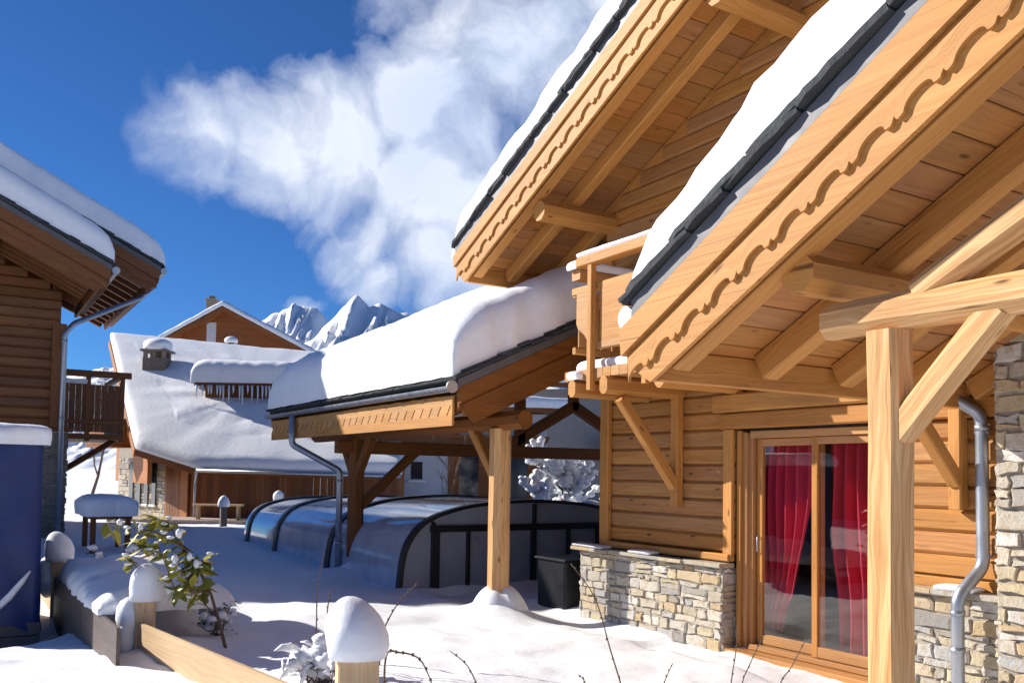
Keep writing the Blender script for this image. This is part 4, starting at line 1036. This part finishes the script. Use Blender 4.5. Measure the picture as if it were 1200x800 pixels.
# ================================================================== trees and shrubs
def bare_tree(name, base, h, spread, seed, label, cat, snow=.0, levels=3, r0=.05, lean=(0, 0), group=None, clump=.06, nk=5):
    q = random.Random(seed); t = thing(name, tuple(base), label, cat, group); base = Vector(base)
    wd = MB(); sn = MB()
    def branch(p, d, l, r, lev):
        n_ = 5; pts = [p]; c = Vector(p); dd = d.normalized()
        for k in range(n_):
            dd = (dd+Vector((q.uniform(-.22, .22), q.uniform(-.22, .22), q.uniform(-.08, .16)))).normalized(); c = c+dd*l/n_; pts.append(Vector(c))
            if snow and q.random() < snow and lev >= 1:
                sn.ball(c+Vector((0, 0, clump*.4)), clump*q.uniform(.5, 1.2), (1, 1, .75), 6, 4, .15)
        wd.tube(pts, [r*(1-.75*k/n_) for k in range(n_+1)], 5 if lev else 7)
        if lev < levels:
            for k in range(nk):
                i = q.randint(1, n_); a = q.uniform(0, 6.28)
                nd = (pts[i]-pts[i-1]).normalized()*.6+Vector((math.cos(a), math.sin(a), q.uniform(.1, .7)))*spread
                branch(pts[i], nd, l*q.uniform(.45, .68), r*.5, lev+1)
    branch(base-Vector((0, 0, .3)), Vector((lean[0], lean[1], 1)), h, r0, 0)
    wd.build('trunk', M['bark'], t)
    if sn.v: sn.build('snow_clumps', M['snow'], t)
    return t
p = at(640, 600, 23.); bare_tree('fruit_tree', (p.x, p.y, 0), 1.7, 1., 5, 'bushy bare tree thick with clumps of snow behind the pool enclosure', 'tree', snow=.55, levels=3, r0=.07, clump=.11, nk=6)
p = at(527, 600, 26.); bare_tree('sapling', (p.x, p.y, 0), 2.4, .6, 15, 'thin dark leafless sapling in front of the pale house with shutters', 'tree', levels=2, r0=.04)
p = at(104, 600, 42.); bare_tree('tree', (p.x, p.y, 0), 4.2, .9, 25, 'frosted bare tree rising behind the balcony of the dark chalet', 'tree', snow=.35, levels=3, r0=.09, clump=.16)
def snowy_shrub(base, rx, ry, h, seed, label, leafy=True, group=None, cap=.8):
    q = random.Random(seed); t = thing('shrub', tuple(base), label, 'shrub', group); base = Vector(base)
    lf = MB(); sn = MB(); st = MB()
    for k in range(9):
        a = q.uniform(0, 6.28); e = base+Vector((math.cos(a)*rx*q.uniform(.3, 1), math.sin(a)*ry*q.uniform(.3, 1), h*q.uniform(.5, 1)))
        st.tube([base-Vector((0, 0, .1)), base.lerp(e, .5)+Vector((0, 0, h*.12)), e], [.012, .008, .004], 5)
        for m_ in range(14 if leafy else 2):
            c = base.lerp(e, q.uniform(.35, 1.05))+Vector((q.gauss(0, .06), q.gauss(0, .06), q.gauss(0, .05)))
            d = Vector((q.gauss(0, 1), q.gauss(0, 1), q.gauss(0, .5))).normalized(); s_ = d.orthogonal().normalized(); L_ = q.uniform(.03, .055)
            lf.v += [tuple(c), tuple(c+d*L_*.5+s_*L_*.3), tuple(c+d*L_), tuple(c+d*L_*.5-s_*L_*.3)]; lf.face([len(lf.v)-4+i for i in range(4)])
        for u_ in range(7):
            c = base.lerp(e, q.uniform(.35, 1.02))+Vector((q.gauss(0, .05), q.gauss(0, .05), q.gauss(.02, .03)))
            if q.random() < cap: sn.ball(c, q.uniform(.022, .062)*max(.8, rx*2), (1.3, 1.2, q.uniform(.6, 1.)), 8, 6, .22)
        for u_ in range(3):
            a2_ = q.uniform(0, 6.28); t0_ = base.lerp(e, q.uniform(.4, .8)); st.tube([t0_, t0_+Vector((math.cos(a2_)*.12, math.sin(a2_)*.12, q.uniform(-.04, .14)))], [.005, .002], 4)
    st.build('stem', M['bark'], t)
    if leafy: lf.build('foliage', M['evergreen'], t, recalc=False)
    sn.build('snow_clumps', M['snow'], t)
    return t
snowy_shrub((-9.15, 2.28, ground_z(-9.15, 2.28)-.02), .30, .25, .36, 61, 'small dark evergreen shrub half buried in snow right of the capped fence post')
snowy_shrub((-13.6, 1.95, ground_z(-13.6, 1.95)), .5, .5, .75, 62, 'dark snow laden shrub beside the wall of the left chalet')
snowy_shrub((-12.4, 1.75, ground_z(-12.4, 1.75)), .35, .3, .5, 63, 'low shrub with sparse snowy twigs behind the far fence post', leafy=True)
def tangle(base, label, seed=64):
    q = random.Random(seed); base = Vector(base); t = thing('shrub', tuple(base), label, 'shrub'); st = MB(); sn = MB()
    for k in range(30):
        a = q.uniform(0, 6.28); rr = q.uniform(.12, .48); hh = q.uniform(.2, .62); o = base+Vector((q.gauss(0, .08), q.gauss(0, .08), -.08))
        tip = o+Vector((math.cos(a)*rr, math.sin(a)*rr, q.uniform(.05, .4)))
        mid_ = o.lerp(tip, .55)+Vector((0, 0, hh*.6)); pts = []
        for u in range(9):
            w = u/8; p_ = o.lerp(mid_, w).lerp(mid_.lerp(tip, w), w); pts.append(p_+Vector((q.gauss(0, .008), q.gauss(0, .008), q.gauss(0, .008))))
        st.tube(pts, [.0075*(1-.7*u/8) for u in range(9)], 5)
        for u in (3, 4, 5, 6):
            d_ = Vector((q.gauss(0, 1), q.gauss(0, 1), q.gauss(.3, .6))).normalized(); e_ = pts[u]+d_*q.uniform(.05, .14); st.tube([pts[u], pts[u].lerp(e_, .5)+Vector((0, 0, .01)), e_], [.004, .003, .001], 4)
            if q.random() < .4: sn.tube([pts[u]+Vector((0, 0, .006)), pts[u].lerp(e_, .5)+Vector((0, 0, .018)), e_], [.012, .017, .004], 6)
        if q.random() < .75:
            i0 = q.randint(2, 4); i1 = q.randint(6, 8); L_ = list(range(i0, i1+1))
            sn.tube([pts[u]+Vector((0, 0, .012)) for u in L_], [q.uniform(.012, .036) if u not in (i0, i1) else .004 for u in L_], 7)
    for k in range(22):
        a = q.uniform(0, 6.28); r_ = q.uniform(0, .26); c = base+Vector((math.cos(a)*r_, math.sin(a)*r_, q.uniform(.0, .38)*(1-r_*1.8)))
        sn.ball(c, q.uniform(.035, .085), (1.25, 1.15, q.uniform(.55, .9)), 9, 7, .16)
    st.build('stem', M['bark'], t); sn.build('snow_clumps', M['snow'], t)
tangle((-6.85, 2.5, ground_z(-6.85, 2.5)), 'tangled bare shrub heaped with snow beside the nearest capped post')
p = at(688, 600, 24.); snowy_shrub((p.x, p.y, .1), 1.0, .8, 1.2, 65, 'broad shrub buried under white snow behind the black cabinet', leafy=False, cap=1.)
p = at(692, 600, 20.5)
mb = MB(); mb.tube([(p.x, p.y, .2), (p.x, p.y, .75)], [.2, .28], 14); mb.tube([(p.x, p.y, .75), (p.x, p.y, .86)], [.31, .31], 14); o = mb.build('plant_pot', plain('terracotta', (.28, .10, .06), .8)); tag(o, 'reddish brown pot standing under the snowy tree', 'pot')
mb = MB(); snow_cap(mb, (p.x, p.y, .85), .34, .34, .3, seed=5.); mb.build('pot_snow', M['snow'], o)

# leaning shrub with yellow green leaves in the foreground
def leafy_shrub():
    q = random.Random(77)
    base = Vector((-8.52, 2.20, ground_z(-8.52, 2.2)-.05))
    t = thing('shrub', tuple(base), 'slender leaning shrub with yellow green leaves carrying bits of snow', 'shrub')
    st = MB(); lf = MB(); sn = MB()
    def P(px, py, D): return at(px, py, D)
    main = [base, P(256, 725, 8.3), P(247, 695, 8.3), P(232, 665, 8.3), P(215, 640, 8.3), P(200, 618, 8.3)]
    st.tube(main, [.016, .015, .013, .011, .008, .005], 7)
    twigs = [[main[3], P(205, 690, 8.2), P(186, 640, 8.15)], [main[3], P(190, 650, 8.4), P(160, 632, 8.45)], [main[4], P(180, 622, 8.25), P(120, 612, 8.1)], [main[2], P(225, 690, 8.1), P(212, 665, 8.05)],
             [main[1], P(238, 705, 8.4), P(236, 672, 8.5)], [main[4], P(196, 612, 8.4), P(175, 602, 8.5)], [main[3], P(172, 680, 8.3), P(150, 650, 8.3)], [main[2], P(232, 660, 8.35), P(240, 655, 8.4)]]
    for w in twigs: st.tube(w, [.008, .006, .003], 5)
    def leaf(c, d, L, wd):
        d = d.normalized(); s_ = d.cross(Vector((0, 0, 1)))
        if s_.length < .1: s_ = Vector((1, 0, 0))
        s_.normalize(); s_ = (s_+Vector((0, 0, q.uniform(-.8, .8)))).normalized(); nn = d.cross(s_)
        b = len(lf.v); dro = Vector((0, 0, -L*.18))
        prof = ((0, .05), (.2, .6), (.45, 1.), (.7, .8), (.9, .35), (1., .0))
        for tt, ww in prof:
            m_ = c+d*L*tt+dro*tt*tt
            lf.v += [tuple(m_+s_*wd*ww+nn*wd*.3*ww), tuple(m_), tuple(m_-s_*wd*ww+nn*wd*.3*ww)]
        for k in range(len(prof)-1):
            for e in (0, 1): lf.face([b+k*3+e, b+k*3+3+e, b+k*3+4+e, b+k*3+1+e], smooth=True)
        if q.random() < .2: sn.ball(c+d*L*.5+Vector((0, 0, .014)), q.uniform(.018, .034), (1.3, 1.3, .6), 6, 4, .2)
    for w in twigs+[main]:
        n_ = 34 if w is main else 17
        for k in range(n_):
            u_ = q.uniform(.35 if w is not main else .5, 1.)*(len(w)-1); i = min(len(w)-2, int(u_)); c = w[i].lerp(w[i+1], u_-i)
            dr = (w[i+1]-w[i]).normalized()*.5+Vector((q.gauss(0, .7), q.gauss(0, .7), q.uniform(-1.1, .35)))
            leaf(c, dr, q.uniform(.11, .22), q.uniform(.026, .046))
    for px, py, rr in ((205, 655, .055), (199, 690, .06), (230, 660, .05), (204, 662, .05), (140, 612, .04), (183, 645, .035), (165, 618, .04), (210, 625, .05), (222, 652, .045)):
        sn.ball(P(px, py, 8.22), rr*.75, (.8, .8, 1.1), 8, 6, .2)
    st.build('stem', M['bark'], t); lf.build('foliage', M['leaf'], t, recalc=False); sn.build('snow_clumps', M['snow'], t)
leafy_shrub()

# bare stems poking out of the snow
stems = [
    ([(730, 812, 6.6), (715, 760, 6.7), (697, 700, 6.8), (669, 660, 6.9)], 'tall thin stem leaning in front of the black cabinet and stone plinth', .006),
    ([(562, 812, 6.6), (548, 780, 6.6), (527, 762, 6.7)], 'short curved stem standing alone in the bright snow at the bottom', .006),
    ([(446, 750, 7.6), (458, 720, 7.6), (472, 700, 7.7), (490, 682, 7.7)], 'slanting snowy twig just right of the nearest capped post', .007),
    ([(452, 770, 6.), (468, 764, 6.), (492, 772, 6.), (506, 800, 6.)], 'twig arched over into the snow right of the nearest capped post', .007),
    ([(371, 725, 7.6), (372, 690, 7.6), (380, 645, 7.7)], 'upright twig rising from the snow laden tangle left of the nearest capped post', .006),
    ([(383, 725, 7.5), (386, 700, 7.5), (388, 690, 7.5)], 'short upright twig close behind the snow laden tangle', .006),
    ([(688, 812, 6.4), (684, 796, 6.4), (678, 790, 6.4)], 'stubby twig tip at the bottom edge of the bright snow', .005),
    ([(776, 812, 6.0), (783, 788, 6.0), (789, 776, 6.0)], 'small forked twig in the snow left of the door', .004),
    ([(856, 812, 5.4), (862, 765, 5.4), (865, 732, 5.4)], 'upright stem in front of the left door jamb', .004),
    ([(868, 812, 5.4), (880, 775, 5.4), (893, 748, 5.4)], 'stem leaning right in front of the door sill', .004),
    ([(912, 812, 5.3), (928, 780, 5.3), (946, 745, 5.3)], 'longest slanting stem in front of the left door pane', .004)]
for pts, lb_, r in stems:
    w = [at(*p) for p in pts]; g = w[0].copy(); g.z = ground_z(g.x, g.y)-.1
    mb = MB(); full = [g]+w
    sm = []
    for i in range(len(full)-1):
        p0, p1, p2, p3 = full[max(0, i-1)], full[i], full[i+1], full[min(len(full)-1, i+2)]
        for k in range(5):
            t = k/5; sm.append(.5*(2*p1+(p2-p0)*t+(2*p0-5*p1+4*p2-p3)*t*t+(3*p1-p0-3*p2+p3)*t**3))
    sm.append(full[-1]); mb.tube(sm, [r*1.2*(1-.6*k/len(sm)) for k in range(len(sm))], 6)
    for k in range(3, len(sm)-1, 2): mb.ball(sm[k]+Vector((rnd.uniform(-1, 1), rnd.uniform(-1, 1), 0))*r, r*1.5, (1, 1, 1.3), 5, 4)
    o = mb.build('bare_twig', M['bark']); tag(o, lb_, 'twig', 'bare twigs sticking out of the snow')

# ================================================================== garden fence, tarpaulin stack, small things
fence = thing('garden_fence', (-9., 1.5, 0), 'low board fence with snow capped square posts running through the snow', 'fence')
FA, FK, FB, FC = Vector((-12.4, 1.13, 0)), Vector((-8.35, 1.22, 0)), Vector((-8.88, 1.54, 0)), Vector((-5.2, 2.13, 0))
def fpost(p, zt, w, caph, capw, seed, lean=(0, 0)):
    gz = ground_z(p.x, p.y)
    mb = MB(); mb.beam((p.x, p.y, gz-.4), (p.x, p.y, zt), w, w, up=(.3, 1, 0), ch=.01); o = mb.build('post', M['pale'], fence)
    mb = MB(); snow_cap(mb, (p.x, p.y, zt-.01), capw, capw, caph, lean, seed); mb.build('post_snow', M['snow'], o)
    return o
fpost(FA, .56, .15, .36, .155, 1., (-.09, -.04)); fpost(FB, .50, .16, .34, .15, 2., (.03, 0)); fpost(FC, .585, .245, .36, .18, 5.1, (-.07, -.03))
for (cx2, cy2, cz2, r2) in ((FA.x-.12, FA.y-.12, .42, .13), (FB.x-.10, FB.y-.13, .30, .15), (FA.x-.06, FA.y-.12, .28, .12), (FB.x-.05, FB.y-.16, .14, .12)):
    mb = MB(); mb.ball((cx2, cy2, cz2), r2, (1, .8, 1.5), 12, 9, .05); mb.build('clinging_snow', M['snow'], fence)
def board(a, b, z0a, z1a, z0b, z1b, m, nm='board'):
    d = (b-a).normalized(); n_ = Vector((-d.y, d.x, 0))*.03
    mb = MB(); mb.loft([[a+Vector((0, 0, z0a)), a+n_+Vector((0, 0, z0a)), a+n_+Vector((0, 0, z1a)), a+Vector((0, 0, z1a))], [b+Vector((0, 0, z0b)), b+n_+Vector((0, 0, z0b)), b+n_+Vector((0, 0, z1b)), b+Vector((0, 0, z1b))]]); return mb.build(nm, m, fence)
board(FA+Vector((-2.6, -.38, 0)), FA+Vector((-.05, -.05, 0)), -.3, .40, -.3, .38, M['pale'])
board(FA+Vector((.05, -.06, 0)), FA.lerp(FK, .55)+Vector((0, -.04, 0)), -.3, .36, -.3, .35, M['greyboard']); board(FA.lerp(FK, .555)+Vector((0, -.04, 0)), FK, -.3, .35, -.3, .34, M['greyboard'])
board(FB+Vector((.06, -.08, 0)), FC+Vector((-.08, -.1, 0)), -.3, .30, -.3, .28, M['pale'])
mb = MB(); snow_slab(mb, FA+Vector((.1, -.04, .345)), (FK-FA).normalized(), Vector((0, 1, 0)), 3.2, 1.3, .26, r=.5, na=34, nb=18, amp=.11, power=.8)
o = mb.build('snow_drift', M['snow'], None, recalc=False); tag(o, kind='structure')

ts = thing('tarpaulin_stack', (-11.95, .27, -.4), 'tall stack wrapped in blue tarpaulin with a white snow top at the left edge', 'covered stack')
TX0, TX1, TY0, TY1 = -12.6, -11.3, -.30, .84
def tarp_fn(i, j):
    # perimeter i, height j; folds and slack towards the hem
    t = j/14; pts = [(TX1, TY0), (TX1, TY1), (TX0, TY1), (TX0, TY0)]
    s = (i/64*4) % 4; k = int(s); f = s-k; a_, b_ = pts[k], pts[(k+1) % 4]
    x, y = a_[0]+(b_[0]-a_[0])*f, a_[1]+(b_[1]-a_[1])*f
    cx2, cy2 = (TX0+TX1)/2, (TY0+TY1)/2
    cr = (2*abs(f-.5))**6*.06
    z = 1.97-2.05*t
    w = .035*fbm(x*2.2+z*.8, y*2.2-z*.9, z*1.1)*(.4+t)+.02*math.sin((f*3+z*.6)*6.28)*t*.8
    if t > .9: z += .06*math.sin(i*.7)
    sc = 1+w+.05*t-cr*.5
    return (cx2+(x-cx2)*sc, cy2+(y-cy2)*sc, z)
mb = MB(); mb.grid(tarp_fn, 65, 15); mb.build('tarpaulin', M['tarp'], ts, recalc=False)
mb = MB()
for z in (-.5, -.30, -.15): mb.box(TX0-.02, TY0-.02, z, TX1+.02, TY1+.02, z+.14, .01)
mb.build('pallet_base', M['greyboard'], ts)
mb = MB(); snow_slab(mb, (TX0-.06, TY0-.06, 1.95), Vector((1, 0, 0)), Vector((0, 1, 0)), TX1-TX0+.12, TY1-TY0+.12, .24, r=.16, na=16, nb=16, amp=.025, over=.05, power=.6); mb.build('snow_top', M['snow'], ts, recalc=False)
mb = MB(); mb.tube([(TX1+.06, .30, .08), (TX1+.05, .42, .16), (TX1+.045, .54, .28), (TX1+.04, .66, .44), (TX1+.04, .74, .56)], [.012, .035, .04, .03, .01], 8)
mb.build('clinging_snow', M['snow'], ts)

tb = thing('garden_table', (-20.7, 2.7, 0), 'dark garden table buried under a thick slab of snow by the left chalet', 'table')
mb = MB(); mb.box(-21.5, 2.35, .66, -20.0, 3.15, .72, .01); mb.build('table_top', M['old'], tb)
for x in (-21.4, -20.1):
    for y in (2.42, 3.08):
        mb = MB(); mb.box(x-.05, y-.05, -.2, x+.05, y+.05, .657, .008); mb.build('leg', M['old'], tb)
mb = MB(); snow_slab(mb, (-21.6, 2.25, .72), Vector((1, 0, 0)), Vector((0, 1, 0)), 1.7, 1.0, .42, r=.3, na=14, nb=10, amp=.03, over=.07, power=.6); mb.build('snow_top', M['snow'], tb, recalc=False)
def lantern(p, label, h=.62):
    mb = MB(); mb.box(p.x-.09, p.y-.09, -.2, p.x+.09, p.y+.09, h, .01); o = mb.build('bollard', M['greyboard']); tag(o, label, 'bollard', 'short wooden bollards in the snow')
    mb = MB(); snow_cap(mb, (p.x, p.y, h-.01), .16, .16, .34, seed=h*9); mb.build('bollard_snow', M['snow'], o)
lantern(Vector((-27.4, 6.85, 0)), 'short grey bollard with a snow cap in front of the brown boarded wall')
p = at(326, 600, 29.); lantern(Vector((p.x, p.y, 0)), 'snow capped bollard just left of the pool enclosure hoop', .75)
p = at(252, 604, 29.)
bn = thing('bench', (p.x, p.y, 0), 'small plank bench standing before the brown boarded wall', 'bench')
mb = MB(); mb.beam(p-cx_*.7+Vector((0, 0, .35)), p+cx_*.9+Vector((0, 0, .35)), .3, .06); mb.build('seat', M['pale'], bn)
for s in (-.55, .75):
    mb = MB(); mb.beam(p+cx_*s+Vector((0, 0, -.4)), p+cx_*s+Vector((0, 0, .315)), .08, .25, up=tuple(cy_)); mb.build('leg', M['pale'], bn)
# cleared terrace strip in front of that wall
t0, t1 = at(150, 607, 30.), at(420, 612, 30.)
mb = MB(); mb.prism([Vector((t0.x, t0.y, -.25))-mback*1.6, Vector((t1.x, t1.y, -.25))-mback*1.6, Vector((t1.x, t1.y, -.25))+mback*.3, Vector((t0.x, t0.y, -.25))+mback*.3], (0, 0, .36)); o = mb.build('cleared_terrace', plain('frosted paving', (.42, .32, .28), .9)); tag(o, kind='structure')

# ================================================================== mountains
def rock_snow():
    m, N, b = mat('snowy rock')
    g = N.n('ShaderNodeNewGeometry'); p = N.vm('MULTIPLY', g.outputs['Position'], (.01, .01, .01)).outputs[0]
    nz = N.n('ShaderNodeSeparateXYZ', {0: g.outputs['Normal']}).outputs[2]
    n = N.n('ShaderNodeTexNoise', {'Vector': p, 'Scale': 1.2, 'Detail': 8., 'Roughness': .65}).outputs[0]
    f = N.mr(N.m('ADD', nz, N.m('MULTIPLY', N.m('SUBTRACT', n, .5), .9)), .05, .24)
    link(N, b, Base_Color=N.mix(f, (.30, .31, .34, 1), (.84, .86, .90, 1)), Roughness=.9)
    return m
M['alp'] = rock_snow()
def massif(name, sky_pts, D, dep, seed, base_py=470):
    n = 300; mb = MB(); m_ = 120
    xs = [p[0] for p in sky_pts]
    def sky(px):
        for (x0, y0), (x1, y1) in zip(sky_pts, sky_pts[1:]):
            if x0 <= px <= x1: t = (px-x0)/(x1-x0); return y0+(y1-y0)*t
        return sky_pts[-1][1]
    def fn(i, j):
        px = xs[0]+(xs[-1]-xs[0])*i/(n-1); t = j/(m_-1)*2-1
        c = at(px, sky(px), D); hgt = c.z
        q = Vector((c.x, c.y, 0))+_fh*(t*dep)
        f = 1-abs(t)**.9
        rid = noise.ridged_multi_fractal(Vector((px*.05+seed, t*3.4+px*.02, seed)), .9, 2.1, 8, .9, 2.)
        z = hgt*f+(rid-1.2)*hgt*.13*(4*f*(1-f)*.9+.12)
        return Vector((q.x, q.y, max(-5, z)))
    mb.grid(fn, n, m_, smooth=True); o = mb.build(name, M['alp'], recalc=False); tag(o, kind='structure')
massif('mountain', [(-200, 470), (60, 440), (150, 425), (230, 402), (300, 376), (318, 366), (333, 360), (346, 352), (358, 356), (370, 358), (385, 372), (420, 390), (480, 420), (600, 470)], 4200., 1500., 3.)
massif('mountain', [(230, 480), (300, 440), (345, 410), (372, 388), (392, 366), (405, 354), (418, 343), (426, 345), (434, 354), (446, 352), (462, 362), (490, 366), (540, 380), (600, 400), (760, 420), (1000, 430), (1400, 400)], 3200., 1200., 8.)
